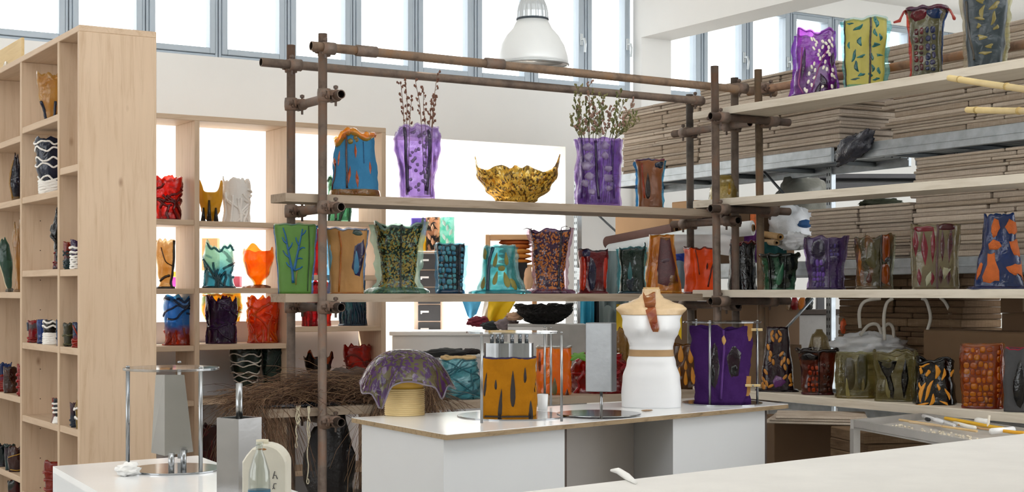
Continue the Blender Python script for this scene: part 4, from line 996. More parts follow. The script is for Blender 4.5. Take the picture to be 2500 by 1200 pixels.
v = Vase('vase', 'blue vase running into red drips at the foot', YC, 437, 726, 72, bz(0, 2), [(0, 1), (.15, .9), (.5, .98), (.8, 1.04), (1, .96)], resin('2a84cc', 'c03a0c', 'grad', op=.5, th=.34), 'vase', G4, jag=.05)
v.strands(8, .005, resin('142c50', op=.8), v0=.3, drip=.0); v.strands(9, .005, resin('b83008', op=.6), v1=.5, drip=1.0); v.foot(.010, .01, resin('c03008', op=.55))
v = Vase('vase', 'dark purple ruffled vase in the bookcase', YC, 541, 728, 72, bz(1, 2), [(0, .95), (.4, .90), (.75, 1.04), (1, 1)], resin('45155c', '220a30', op=.8), 'vase', G4, jag=.07, jf=3.5, folds=(9, .03, .5))
v.strands(10, .005, resin('3a0f50', op=.85))
v = Vase('vase', 'fiery orange tangled vase in the bookcase', YC, 641, 724, 72, bz(1, 2), [(0, .96), (.2, .86), (.6, 1), (1, .98)], resin('f06a0a', 'd83008', op=.5, scale=2), 'vase', G4, jag=.05, jf=3.5)
v.strands(26, .0055, resin('e04408', 'f09a10', op=.55)); v.foot(.010, .01, resin('d02808', op=.5))
v = Vase('vase', 'yellow and olive vase standing beyond the purple one', ('Y', 9.975), 541, 716, 100, CZ-.2, [(0, .8), (.5, 1), (1, .95)], resin('e8a00c', '7c8a48', 'blotch', op=.5, scale=.8), 'vase', G4, jag=.04, flat=.4)
v.strands(8, .005, resin('d88a0c', op=.6))
v = Vase('vase', 'red vase on the third shelf half behind the green coral vase', YC, 770, 560, 46, bz(2, 1), FLARE, resin('d01410', '8a0808', op=.55), 'vase', G4, jag=.05)
v.strands(5, .005, resin('8a0c0c', op=.7))
v = Vase('vase', 'crimson vase of tight strands behind the near scaffold pole', YC, 757, 690, 44, bz(2, 2), TUB, resin('d80c1c', '7c0410', op=.6, scale=2.5), 'vase', G4, jag=.05)
v.strands(14, .005, resin('a80814', op=.65))
v = Vase('vase', 'red orange cup beside the crimson strand vase', YC, 792, 690, 34, bz(2, 2), TUB, resin('e8380c', 'b01c08', op=.5), 'vase', G4, jag=.06)
v.strands(5, .005, resin('b01c0c', op=.7))
v = Vase('vase', 'deep teal vase with long blue drips on the lower right shelf', YC, 861, 692, 62, bz(2, 2), [(0, 1), (.5, .94), (1, 1)], resin('1f6a70', '123c58', op=.65), 'vase', G4, jag=.06)
v.strands(16, .0055, resin('0f3858', op=.75), drip=.9); v.foot(.012, .012, resin('0f4068', op=.7))

wc = plain('d8cfc4', .6, var=.1)
v = Vase('vase', 'dark green vase wound with white cords in the bookcase', YC, 600, 852, 76, bz(1, 3), [(0, .58), (.22, .6), (.3, .7), (.7, .95), (1, 1)], resin('1c4034', '10241e', op=.85), 'vase', G4, jag=.04)
v.rings((.88, .74, .66, .5, .42, .32), .0045, wc, 'cord', .035); v.rings((.04, .09, .14, .19), .006, wc, 'cord', .03)
v = Vase('vase', 'plain dark teal green vase right of the corded one', YC, 670, 850, 66, bz(1, 3), [(0, .84), (.3, .8), (.7, .97), (1, 1)], resin('1c4c42', '12302c', op=.75), 'vase', G4, jag=.06)
v.strands(6, .006, resin('10302a', op=.85)); v.foot(.006, .008, resin('10201e', op=.9))
v = Vase('vase', 'black pod vase with orange red pointed lips', YC, 777, 872, 72, bz(2, 3), [(0, .3), (.2, .5), (.6, .85), (1, 1)], resin('241614', '180f0e', op=.92), 'vase', G4, sq=2, jag=.02, peaks=((-.45, .32, .22), (.8, .26, .22), (-1, .05, .2)))
v.inlay(763, 862, 22, 30, resin('d84c0c', op=.5), 'blob', 0, .003, 'orange_lip'); v.inlay(800, 870, 18, 34, resin('d84c0c', op=.5), 'blob', 0, .003, 'orange_lip'); v.foot(.016, .012, resin('1c1210', op=.95))
v = Vase('vase', 'red scalloped vase at the lower right of the bookcase', YC, 872, 844, 68, bz(2, 3), [(0, .72), (.3, .78), (.7, .95), (1, 1)], resin('d0200c', '8c0c08', op=.6), 'vase', G4, jag=.05, jf=4)
v.strands(7, .005, resin('8c140c', op=.7)); v.rim(.005, resin('a01408', op=.7))
v = Vase('vase', 'wine red vase low in the bookcase behind the pedestal stand', YC, 508, 1020, 60, bz(1, 4)+.05, TUB, resin('5c0c14', '3c080e', op=.85), 'vase', G4, jag=.05)
v.strands(6, .004, resin('7c1820', op=.8)); v.root.location.z = bz(1, 4)

# ------------------------------------------------------------------ small vases of the left bookcase
XL = ('X', 2.10)
def lz(c, k): return CZ + LZ[c][k]
wht = plain('ece8e2', .4, var=.05)
def mini(px, top, W, zb, prof, mat, label, **k):
    k.pop('plane', None)
    return Vase('vase', label, ('X', 1.967 + W*.5*7.3/F*1.04), px, top, W, zb, prof, mat, 'vase', G5, nt=36, nv=16, th=.005, **k)
v = mini(128, 180, 74, lz(1, 0), [(0, .45), (.2, .6), (.5, .88), (.85, 1), (1, .94)], resin('d8b060', 'c89440', op=.5), 'clear amber tulip vase on navy claws on the top left shelf', jag=.08)
for u in (-.7, .2, .9): v.strand_tv([(-pi/2+u*1.4, .42), (-pi/2+u*1.4, .25), (-pi/2+u*1.4, .02)], .008, resin('142448', op=.9), 'claw')
v = mini(124, 338, 74, lz(1, 1), [(0, .62), (.2, .66), (.5, .88), (1, 1)], resin('16284c', '0c1830', op=.9), 'navy vase wound with loose white cords above a white foot', jag=.03)
v.rings((.92, .8, .62, .52, .3), .005, wht, 'cord', .05); v.rings((.03, .07, .11, .15, .19, .23), .009, wht, 'cord', .02)
v = mini(40, 384, 30, lz(2, 1), [(0, .6), (.4, 1), (.7, .8), (1, .35)], resin('14203c', '3a1420', op=.85), 'dark blue and amber leaf vase beside the first upright', jag=.1)
v.strand_tv([(-2.8, .95), (-2.9, .5), (-2.6, .05)], .006, resin('c8984a', op=.6), 'edge'); v.foot(.006, .02, resin('c89448', op=.6))
v = mini(24, 584, 34, lz(2, 2), [(0, .2), (.2, .5), (.6, .95), (.85, .8), (1, .3)], resin('4a7868', '2c5044', op=.7), 'green leaf shaped vase with a beige cord', jag=.04, lean=-.12)
v.strand_tv([(-2.9, .7), (-2.8, .4), (-2.9, .2), (-2.6, .02)], .003, plain('d0c4a8', .7), 'cord'); v.foot(.012, .02, resin('8a8478', op=.8))
v = mini(44, 568, 24, lz(2, 2), [(0, .7), (.3, .5), (.6, .75), (.85, 1), (1, .7)], resin('d0a868', 'a87c40', op=.6), 'twisted golden vase next to the green leaf vase', jag=.15, folds=(3, .12, 8), plane=('X', 2.06))
v.foot(.006, .012, resin('b89c74', op=.7))
v = mini(143, 512, 26, lz(1, 2)+.0, [(0, .5), (.4, .6), (.7, 1), (1, .5)], resin('1c1a1e', op=.95), 'black branching sculpture vase on the third shelf', jag=.1, nz=.3, plane=('X', 2.2))
v.strands(5, .006, resin('141216', op=.95))
v = mini(142, 600, 26, lz(1, 2), [(0, 1), (.5, .7), (1, .6)], resin('8c1c28', '2a1428', 'blotch', op=.8, scale=2), 'small red and plum vase in front of the black sculpture', jag=.06)
v.rings((.3, .7), .004, resin('b02018', op=.7), 'cord')
v = mini(166, 592, 22, lz(0, 1), TUB, resin('a0301c', '1c4c54', 'grad', op=.75, th=.45), 'small red and teal ringed vase', jag=.05)
v.rings((.1, .2, .3, .55, .65), .004, resin('1c4854', op=.8), 'cord')
v = mini(187, 586, 28, lz(0, 1), [(0, .9), (.5, .85), (.7, 1), (1, 1)], resin('4c2464', '2c143c', op=.85), 'small purple vase on white coils', jag=.04, plane=('X', 2.05))
v.rings((.04, .12, .2, .28, .36, .44, .58, .74), .006, wht, 'cord', .02)
v = mini(82, 782, 28, lz(1, 3), TUB, resin('a81c24', '6c6468', 'blotch', op=.8, scale=2), 'small red and grey vase, leftmost on its shelf', jag=.05)
v.rings((.08, .2), .006, resin('c01c1c', op=.7), 'cord'); v.strand_tv([(-2.9, .95), (-3, .7), (-2.8, .55)], .005, plain('48505c', .4), 'blob')
v = mini(103, 780, 26, lz(1, 3), TUB, resin('1c50a8', '123878', op=.75), 'small plain blue vase between red and white ones', jag=.03)
v.foot(.004, .02, resin('14408c', op=.8))
v = mini(127, 782, 40, lz(1, 3), [(0, .88), (.45, .84), (.55, 1), (1, 1)], resin('2c2620', '1c1814', op=.92), 'small dark vase with white rim ring and white coiled base', jag=.03, plane=('X', 2.05))
v.rings((.05, .13, .21, .29, .37, .44), .008, wht, 'cord', .01); v.rings((.75, .93), .005, wht, 'cord', .06)
v = mini(146, 783, 18, lz(1, 3), TUB, resin('2c5c90', '1c3c60', op=.8), 'small steel blue vase against the upright', jag=.05)
v.rings((.3, .6), .003, resin('1c3050', op=.8), 'cord')
v = mini(169, 790, 30, lz(0, 2), TUB, resin('4c4a30', '30202c', 'blotch', op=.85), 'small olive and dark vase, leftmost of its trio', jag=.05)
v.rings((.1, .5), .005, resin('7c7840', op=.7), 'cord')
v = mini(189, 787, 24, lz(0, 2), TUB, resin('1c3870', 'c82814', 'grad', op=.8, th=.4), 'small blue vase on a red foot', jag=.05, plane=('X', 2.06))
v.rings((.06, .18, .3), .006, resin('d02c14', op=.7), 'cord'); v.strand_tv([(-2.6, .9), (-1.8, .6), (-1.2, .4)], .004, resin('d83014', op=.7), 'cord')
v = mini(203, 795, 16, lz(0, 2)+.0, TUB, wht, 'small white cup almost hidden by the end panel', jag=.04, plane=('X', 2.04))
v.rings((.3,), .004, wht, 'cord')
v = mini(10, 888, 36, lz(2, 3), TUB, resin('1c3c7c', 'c01c18', 'grad', op=.8, th=.45), 'small vase blue above and red ringed below', jag=.06)
v.rings((.08, .2, .32, .6), .006, resin('c82018', op=.7), 'cord')
v = mini(27, 896, 36, lz(2, 3), [(0, .95), (1, 1)], resin('3c1c14', '6c3018', op=.85), 'small dark brown marbled cup', jag=.03, plane=('X', 2.06))
v.strand_tv([(-2.4, .9), (-1.6, .5), (-1.0, .2)], .003, resin('7c4020', op=.7), 'vein')
v = mini(53, 890, 22, lz(2, 3), TUB, resin('b81418', '7c0c10', op=.7), 'small shiny red ringed vase by the upright', jag=.08, plane=('X', 2.03))
v.rings((.1, .3, .5, .7), .006, resin('d01c1c', op=.65), 'cord')
v = mini(146, 972, 30, lz(1, 4), [(0, .9), (.25, .6), (.5, .95), (1, 1)], resin('141c2c', '0c1018', op=.95), 'small black vase with white hoops and white foot', jag=.03, plane=('X', 2.05))
v.rings((.45, .62, .8), .005, wht, 'cord', .01); v.rings((.04, .1, .16, .22), .007, wht, 'cord', .01)
v = mini(133, 972, 14, lz(1, 4)+.0, [(0, 1), (.3, .7), (1, .8)], resin('a82c24', 'b08078', 'grad', op=.7), 'small red and pink vase behind the hooped one', jag=.05)
v.foot(.004, .02, resin('c0a090', op=.6))
v = mini(181, 984, 20, lz(0, 3), TUB, resin('4c1c30', '1c3454', 'grad', op=.8, th=.6), 'small wine and navy vase behind the gold one', jag=.04)
v.rings((.1, .3), .004, resin('1c3454', op=.8), 'cord')
v = mini(198, 978, 30, lz(0, 3), [(0, .75), (.4, .9), (.8, 1), (1, .7)], resin('b08c2c', '8a6a1c', op=.75), 'small mustard gold vase with white drips', jag=.05, plane=('X', 2.04))
v.rings((.72, .4), .005, wht, 'cord', .05)
v = mini(8, 1085, 34, lz(2, 4), TUB, resin('1c3438', '28203c', op=.85), 'small dark teal vase at the lower left edge', jag=.06)
v.foot(.006, .01, resin('281c30', op=.9))
v = mini(24, 1086, 26, lz(2, 4), TUB, resin('3c2438', '2c4c50', 'grad', op=.85), 'small plum vase with a teal rim', jag=.06, plane=('X', 2.06))
v.rim(.005, resin('1c4c48', op=.8))
v = mini(42, 1090, 44, lz(2, 4), [(0, .9), (.5, 1), (1, .92)], resin('5c3430', '40242c', op=.85), 'small squat brown purple vase with gold line', jag=.06, plane=('X', 2.03))
v.strand_tv([(-2.7, .6), (-1.9, .68), (-.9, .78)], .002, plain('c89830', .3, .5), 'gold_line'); v.strand_tv([(-2.5, .1), (-1.6, .06), (-.8, .1)], .002, plain('c89830', .3, .5), 'gold_line')
v = mini(58, 1120, 14, lz(2, 4), TUB, wht, 'tiny white vase with black blotches', jag=.05, plane=('X', 1.99))
v.inlay(57, 1134, 8, 10, plain('1c1a18', .4), 'blob', 0, .003, 'blotch')
v = mini(134, 1128, 52, lz(1, 5), [(0, .8), (.5, .9), (1, 1)], resin('b02c14', '8a1c0c', op=.75), 'tall red two lobed vase beside the white pedestal', jag=.0, peaks=((-.6, .10, .35), (.6, .14, .35)), plane=('X', 2.08))
v.rings((.3, .55, .75), .006, resin('c84430', op=.6), 'cord', .02)
v = mini(40, 1172, 40, CZ-1.39, TUB, resin('142420', '5c1420', 'blotch', op=.9), 'dark green and red vase at the bottom left edge', jag=.06)
v.foot(.005, .01, resin('4c1018', op=.9))
# board leaning on top of the left bookcase
bx = at(14, 158, dX(14, 2.12))
p = tag(link('wooden_plaque', MB().bbox(2.10, 2.118, Yat(52, 2.1), 9.34, LTOP+.001, LTOP+.20, .003), wood('d8bd8c', 'c4a472', 'y', 1, False)), 'tan plywood offcut standing on top of the left bookcase', 'board')
rd = thing('resin_disc', (2.06, Yat(10, 2.06), LTOP), 'whitish round resin disc leaning in front of the plywood offcut', 'disc')
link('disc', MB().blob((2.07, Yat(10, 2.06), LTOP+.045), .014, .045, .045, 3, .08), resin('e8e0d0', 'd0c4b0', op=.8), rd, True)

# ------------------------------------------------------------------ lowest long board, behind the counter
YL = ('Y', 7.36)
v = Vase('vase', 'wide aqua glassy vase with raffia at its mouth behind the counter', YL, 1118, 872, 112, FZ[2], [(0, 1), (.08, 1.04), (.3, .98), (.7, .84), (.95, .74), (1, .7)], resin('86d4dc', '4a9eae', op=.4, scale=1.5), 'vase', 'vases on the lowest board', nz=.06, jag=.02)
v.strands(20, .003, resin('3a8494', op=.6), drip=.1, name='thread'); v.rim(.010, plain('c8a878', .9, bump=.5), 'raffia_lip')
v = Vase('vase', 'glowing orange vase with a green drop, lit from behind', YL, 1352, 846, 84, FZ[2], [(0, 1), (1, 1)], resin('ffa424', 'f8780e', op=.45), 'vase', 'vases on the lowest board', sq=5, jag=.01, folds=(6, .02, 0))
v.inlay(1354, 940, 18, 44, resin('5c8c68', op=.8), 'drop', 0, .004); v.inlay(1318, 880, 8, 50, resin('5c2c10', op=.8), 'drop', 0, .004); v.rim(.007, resin('b8ccd0', op=.4)); v.inlay(1384, 962, 10, 34, resin('3a1c10', op=.9), 'leaf', 0, .004)
v = Vase('vase', 'large red glossy bag shaped vase behind the steel box', YL, 1464, 862, 136, FZ[2], [(0, 1), (.2, 1.02), (.6, .94), (1, .72)], resin('b8141c', '7c0c14', op=.65, scale=1.4), 'vase', 'vases on the lowest board', nz=.10, jag=.05, folds=(7, .03, 2))
v.strands(14, .004, resin('d8505c', op=.6), drip=.2, name='ridge')
v = Vase('vase', 'gold brown translucent vase between the steel box and the mannequin', YL, 1516, 806, 42, FZ[2], TUB, resin('b08a4c', '7c6030', op=.55), 'vase', 'vases on the lowest board', jag=.06)
v.strands(6, .005, resin('806038', op=.7))
v = Vase('vase', 'ochre vase with dark teardrop outlines right of the mannequin', YL, 1674, 840, 74, FZ[2], [(0, 1), (.5, .96), (1, .9)], resin('7c4a18', '5c3410', op=.85), 'vase', 'vases on the lowest board', sq=5, flat=.7, jag=.02)
och = plain('c8821c', .45, var=.12, bump=.1)
for (p, q, w, h, a) in ((1662, 862, 20, 42, 0), (1686, 866, 18, 40, 0), (1656, 914, 18, 44, 10), (1674, 920, 14, 38, 0), (1692, 914, 18, 44, -8), (1674, 890, 12, 24, 0)): v.inlay(p, q, w, h, och, 'drop', a, .003, 'ochre_drop')
v = Vase('vase', 'red vase mostly hidden by the purple felt vase', YL, 1706, 890, 30, FZ[2], TUB, resin('b01418', op=.6), 'vase', 'vases on the lowest board')
v.foot(.006, .01, resin('b01418', op=.6))

# black nest bowl on a grey cabinet behind
gc_d = 10.6
NB = Vase('bowl', 'black bird-nest bowl of tangled fibre on the grey cabinet', ('d', gc_d), 1328, 742, 138, zz(790, gc_d), [(0, .4), (.2, .66), (.6, .93), (1, 1)], plain('1c1a1a', .8, var=.3, bump=.5), 'bowl', None, sq=2, flat=.8, jag=.06, jf=4, th=.02)
mb = MB()
for i in range(520):
    a = NB.rnd.uniform(0, 2*pi); vv = NB.rnd.uniform(.05, 1); q = []
    for k in range(4):
        q.append(NB.P(a, min(1, max(.03, vv)), NB.rnd.uniform(.0, .012))); a += NB.rnd.uniform(-.16, .16); vv += NB.rnd.uniform(-.08, .08)
    mb.tube(q, .0022, 3, cap=False)
o = link('fibre', mb, plain('191717', .7, var=.4), NB.root, False, world=False); o['kind'] = 'stuff'
x, y = NB.root.location.x, NB.root.location.y
gc = thing('cabinet', (x, y, 0), 'grey cabinet under the black nest bowl with a white front', 'cabinet', None, -R(32))
link('carcass', MB().bbox(-.26, .30, -.2, .22, 0, zz(790, gc_d), .004), plain('b4b2ae', .5), gc, world=False)
link('door', MB().bbox(-.26, .02, -.222, -.201, .1, zz(790, gc_d)-.02, .004), plain('efeeec', .5), gc, world=False)

# ------------------------------------------------------------------ things on the counter
def disc(name, c, r, z, th, mat, root, n=64): return link(name, MB().lathe([(r-.001, z), (r, z+.001), (r, z+th-.001), (r-.001, z+th)], n, (c[0], c[1], 0)), mat, root, False)
ACR = clear('e8ecf0', .10, .04)
MIRR = plain('a4a6a8', .12, 1.0, var=.04, scale=2, bump=.01)
def stand(label, c, r, z, h, rods, name='mould_stand', rt=None, toff=(0, 0)):
    t = thing(name, (c[0], c[1], z), label, 'stand')
    disc('base_plate', c, r, z, .006, MIRR, t)
    if rt: disc('acrylic_top', (c[0]+toff[0], c[1]+toff[1]), rt, z+h, .008, ACR, t)
    for (x, y) in rods:
        q = link('rod', MB().tube([(x, y, z+.006), (x, y, z+h)], .0062, 10), STEEL, t, True)
        if rt: link('bolt', MB().lathe([(.006, 0), (.007, .004), (.004, .007)], 10, (x, y, z+h+.008)), STEEL, q, True)
    return t
c1 = atz(1250, 1012, ZT+.006)
def rod_at(px, py): p = atz(px, py, ZT+.006); return (p.x, p.y)
h1 = .372
ST1 = stand('round steel stand with clear acrylic top around the ochre felt vase', (c1.x, c1.y), .245, ZT, h1, [rod_at(1176, 1032), rod_at(1371, 1028), rod_at(1330, 985), rod_at(1345, 990)], rt=.205, toff=(-.0, .0))
v = Vase('felt_vase', 'ochre felt vase with black drop shaped slits inside the first stand', ('d', c1.length if False else (Vector((c1.x, c1.y)).dot(Vector((S_, C_))))), 1242, 872, 132, ZT+.006, [(0, 1), (1, .98)], plain('a86e18', .95, var=.12, scale=14, bump=.25, spec=.05), 'vase', None, sq=5, flat=.75, jag=.01, folds=(10, .025, 0), th=.006)
blk = plain('2a2220', .7)
for (p, q, w, h, a) in ((1252, 945, 18, 92, 0), (1281, 912, 9, 40, 0), (1211, 935, 8, 26, 0), (1222, 985, 14, 84, 4), (1295, 1000, 14, 54, 0), (1186, 935, 7, 60, 6), (1308, 940, 6, 36, 0)): v.inlay(p, q, w, h, blk, 'drop', a, .003, 'slit')
v.rim(.004, plain('2c1c48', .8)); v.strand([(1185, 1026), (1240, 1028), (1300, 1027)], .004, blk, 'hem')
fr = v
co = thing('steel_core', (v.root.location.x, v.root.location.y, ZT+.01), 'fluted steel mould core with rods inside the ochre felt vase', 'mould')
mb = MB(); n = 60; rr = v.Rm*.86; vs = []; fs = []
zt = zz(836, v.d) - (ZT+.01)
for z_ in (0, zt):
    for i in range(n):
        w = 2*pi*i/n; f = 1 + .07*abs(sin(w*4)); k = (abs(cos(w))**4 + abs(sin(w)/.72)**4)**-.25; vs.append((rr*f*k*cos(w), rr*f*k*sin(w), z_))
fs = [(i, (i+1)%n, n+(i+1)%n, n+i) for i in range(n)] + [tuple(range(n))[::-1], tuple(range(n, 2*n))]
co.rotation_euler = v.root.rotation_euler
link('core', mb.add(vs, fs), STEEL, co, False, world=False)
for dx, dy in ((-.075, 0), (-.03, -.03), (.015, -.03), (.05, .0), (.08, .01), (-.05, .04)): link('rod', MB().tube([(dx, dy, zt), (dx, dy, h1-.012)], .009, 10), STEEL, co, True, world=False)

c2 = atz(1462, 1010, ZT+.006)
ST2 = thing('mould_stand', (c2.x, c2.y, ZT), 'round steel plate with a brushed steel box on a rod beside the mannequin', 'stand')
disc('base_plate', (c2.x, c2.y), .19, ZT+.0062, .005, MIRR, ST2)
rb = atz(1468, 1022, ZT+.012); dd = (Vector((rb.x, rb.y)).dot(Vector((S_, C_))))
link('rod', MB().tube([(rb.x, rb.y, ZT+.012), (rb.x, rb.y, zz(950, dd))], .0065, 10), STEEL, ST2, True)
M = Matrix.Translation((rb.x, rb.y, 0)) @ Matrix.Rotation(-YAW - R(22), 4, 'Z')
BRU = plain('8f9193', .34, .85, var=.15, scale=7, bump=.05)
link('steel_box', MB().bbox(-.062, .055, -.03, .045, zz(955, dd), zz(787, dd), .003, M), BRU, ST2)

c3 = atz(1763, 981, ZT+.006)
ST3 = stand('round steel stand with acrylic top around the purple felt vase', (c3.x, c3.y), .20, ZT, .402, [rod_at(1733, 987), rod_at(1849, 982), rod_at(1700, 972)], rt=.195)
d3 = Vector((c3.x, c3.y)).dot(Vector((S_, C_)))
v = Vase('felt_vase', 'purple felt vase with dark resin hollows held by wooden pegs', ('d', d3), 1762, 798, 138, ZT+.006, [(0, .92), (.5, .95), (1, 1)], plain('402459', .95, var=.15, scale=12, bump=.25, spec=.05), 'vase', None, sq=5, flat=.7, jag=.035, nz=.07, folds=(5, .04, .8))
dk = resin('3c2030', '1c1218', op=.9)
v.inlay(1792, 880, 34, 80, dk, 'blob', 0, .004, 'hollow'); v.inlay(1744, 890, 26, 100, dk, 'blob', 0, .004, 'hollow'); v.inlay(1790, 900, 18, 30, resin('141016', op=.95), 'blob', 0, .007, 'hollow'); v.inlay(1742, 912, 14, 50, resin('1a1218', op=.95), 'blob', 0, .007, 'hollow'); v.strand([(1766, 800), (1768, 850), (1764, 900), (1760, 970)], .006, plain('5c347c', .9), 'seam'); v.inlay(1767, 826, 12, 30, plain('c89c58', .5), 'leaf', 0, .008, 'brass_clip')
def peg_clip(px, py, label, L=.075, dd_=None, flap=None):
    dd_ = dd_ or d3-.10; p = at(px, py, dd_); t = thing('clothes_peg', (p.x, p.y, p.z), label, 'peg', None, -YAW)
    link('leg', MB().bbox(-L/2, L/2, -.004, .004, .0005, .006, .001), plain('e0c894', .6), t, world=False)
    link('leg', MB().bbox(-L/2, L/2, -.004, .004, -.006, -.0005, .001), plain('d8bc84', .6), t, world=False)
    link('spring', MB().tube([(0, -.006, 0), (0, .006, 0)], .005, 8), STEEL, t, True, world=False)
    return t
peg_clip(1848, 804, 'wooden peg at the upper right of the purple felt vase', .055); peg_clip(1838, 940, 'wooden peg at the lower right of the purple felt vase', .075)
for (px, y0, y1, lb) in ((1826, 790, 832, 'brown card tab by the upper peg of the purple vase'), (1822, 918, 966, 'brown card tab by the lower peg of the purple vase')):
    p = at(px, y1, d3-.085); t = thing('card_tab', (p.x, p.y, p.z), lb, 'card', None, -YAW); hh = (y1-y0)*d3/F
    link('sheet', MB().add([(-.022, 0, 0), (.012, 0, 0), (.02, 0, .02), (.024, 0, hh), (-.018, 0, hh), (-.022, .003, 0), (.012, .003, 0), (.02, .003, .02), (.024, .003, hh), (-.018, .003, hh)], [(0,1,2,3,4), (9,8,7,6,5), (0,5,6,1), (1,6,7,2), (2,7,8,3), (3,8,9,4), (4,9,5,0)]), plain('a8783c', .8), t, world=False)

# mannequin torso
mp = atz(1590, 993, ZT); dm = Vector((mp.x, mp.y)).dot(Vector((S_, C_)))
k = dm/F
MT = thing('mannequin_torso', (mp.x, mp.y, ZT), 'white female mannequin bust with beige shoulders and tan ribbon', 'mannequin', None, math.atan2(-mp.x, mp.y))
MS = [(993, 72, 50, 52), (960, 73, 54, 56), (920, 70, 54, 60), (885, 60, 48, 50), (858, 53, 42, 44), (845, 53, 42, 43), (830, 57, 46, 45), (812, 66, 48, 47), (795, 71, 50, 48), (780, 70, 50, 48), (768, 74, 46, 48), (753, 85, 42, 46), (744, 76, 34, 40), (735, 48, 28, 32), (725, 28, 24, 26), (715, 21, 21, 22), (705, 20, 20, 21)]
def torso(off=0.0, y0=993, y1=705, step=4.0, cap=True):
    rows = []; n = 64; yy = y0
    while yy >= y1 - .01: rows.append(yy); yy -= step
    vs = []; fs = []
    for py in rows:
        for a, b in zip(MS, MS[1:]):
            if b[0] <= py <= a[0]:
                t = smooth((a[0]-py)/(a[0]-b[0])); hw, fd, bd = (a[j]+(b[j]-a[j])*t for j in (1, 2, 3)); break
        for i in range(n):
            w = 2*pi*i/n; c, s_ = cos(w), sin(w)
            x = hw*math.copysign(abs(c)**.85, c); y = (fd if s_ < 0 else bd)*math.copysign(abs(s_)**.9, s_)
            if s_ < 0:
                for bx_ in (-32, 32): y -= 25*math.exp(-((x-bx_)/25)**2 - ((py-803)/(34 if py < 803 else 15))**2)
                y += 8*math.exp(-(x/14)**2 - ((py-800)/26)**2)
            L_ = math.hypot(x, y) or 1
            vs.append(((x+off/k*x/L_)*k, (y+off/k*y/L_)*k, (993-py)*k))
    m = len(rows)
    for j in range(m-1):
        for i in range(n): fs.append((j*n+i, j*n+(i+1)%n, (j+1)*n+(i+1)%n, (j+1)*n+i))
    if cap: fs.append(tuple(range(n))[::-1]); fs.append(tuple((m-1)*n+i for i in range(n)))
    return MB().add(vs, fs)
link('torso', torso(), plain('e6e7e9', .35, var=.02, bump=.01), MT, True, world=False)
link('shoulder_cover', torso(.003, 768, 704, 3), plain('d8bb94', .25, var=.14, scale=14, bump=.2), MT, True, 'glossy beige cover over the shoulders', world=False)
link('ribbon', torso(.002, 868, 852, 4, False), plain('a98860', .7), MT, True, 'tan ribbon under the bust', world=False)
link('neck_plug', MB().prism([(19.5*k*cos(R(60*i)), 19*k*sin(R(60*i))) for i in range(6)], (993-716)*k, (993-701)*k), plain('dcb880', .4), MT, world=False)
NK = thing('resin_necklace', (mp.x, mp.y, ZT+.25), 'amber resin pendant hanging from the mannequin neck', 'necklace', None, math.atan2(-mp.x, mp.y))
def fy(px_, py, off=.004):
    x = (px_-1583)*k; best = min(torso_pts, key=lambda p: (p[0]-x)**2 + (p[2]-(993-py)*k)**2 + (0 if p[1] < 0 else 9)); return Vector((x, best[1]-off, (993-py)*k - .25))
torso_pts = torso().v
def strip(name, pts, w, mat):
    vs = []; fs = []
    for (px_, py), ww in zip(pts, w):
        a, b = fy(px_-ww/2, py), fy(px_+ww/2, py); o = Vector((0, -.006, 0))
        vs += [a, b, b+o, a+o]
    for i in range(len(pts)-1):
        for j in range(4): fs.append((i*4+j, i*4+(j+1)%4, (i+1)*4+(j+1)%4, (i+1)*4+j))
    fs += [(0,1,2,3)[::-1], tuple(len(vs)-4+j for j in range(4))]
    link(name, MB().add(vs, fs), mat, NK, False, world=False)
strip('collar_strip', [(1578, 712), (1578, 725), (1580, 738), (1580, 748)], [30, 30, 28, 24], resin('b06a24', '8a4a18', op=.8))
strip('pendant', [(1580, 748), (1584, 766), (1588, 784), (1592, 800), (1593, 808)], [26, 24, 20, 18, 12], resin('a8441c', 'c88a4c', op=.75, scale=3))
sc_ = atz(1580, 1003, ZT); tag(link('scrap', MB().blob((sc_.x, sc_.y, ZT+.004), .035, .008, .004, 2, .3), plain('a08468', .8), None, True), 'thin brown scrap lying in front of the mannequin', 'scrap')
pw = atz(1325, 1000, ZT); tag(link('paper_cup', MB().lathe([(.022, 0), (.026, .075), (.0245, .075), (.0205, .003), (0, .003)], 20, (pw.x, pw.y, ZT)), WHITE, None, True), 'small white cup behind the first steel stand', 'cup')

# yellow tub and the purple draped bowl on it
tb = atz(988, 1012, ZT); dt = Vector((tb.x, tb.y)).dot(Vector((S_, C_))); kt = dt/F
TUBT = thing('plastic_tub', (tb.x, tb.y, ZT), 'ribbed cream and yellow plastic tub under the purple draped bowl', 'tub')
pr = []; H_ = 66*kt
for i in range(14):
    z0_ = H_*i/14; pr += [(47*kt, z0_), (49.5*kt, z0_+H_/42), (49.5*kt, z0_+H_/21), (47*kt, z0_+H_/14-.0004)]
link('ribbed_wall', MB().lathe(pr, 40, (tb.x, tb.y, ZT)), plain('e6cc94', .5, var=.05), TUBT, True)
link('collar', MB().lathe([(46*kt, H_), (46*kt, H_+14*kt), (40*kt, H_+34*kt), (0, H_+34*kt)], 40, (tb.x, tb.y, ZT)), plain('d8ac44', .4, var=.08), TUBT, True)
DB = thing('draped_bowl', (tb.x, tb.y, ZT+H_), 'purple and khaki leaf flecked bowl upside down with wavy drooping brim', 'bowl', None, math.atan2(-tb.x, tb.y))
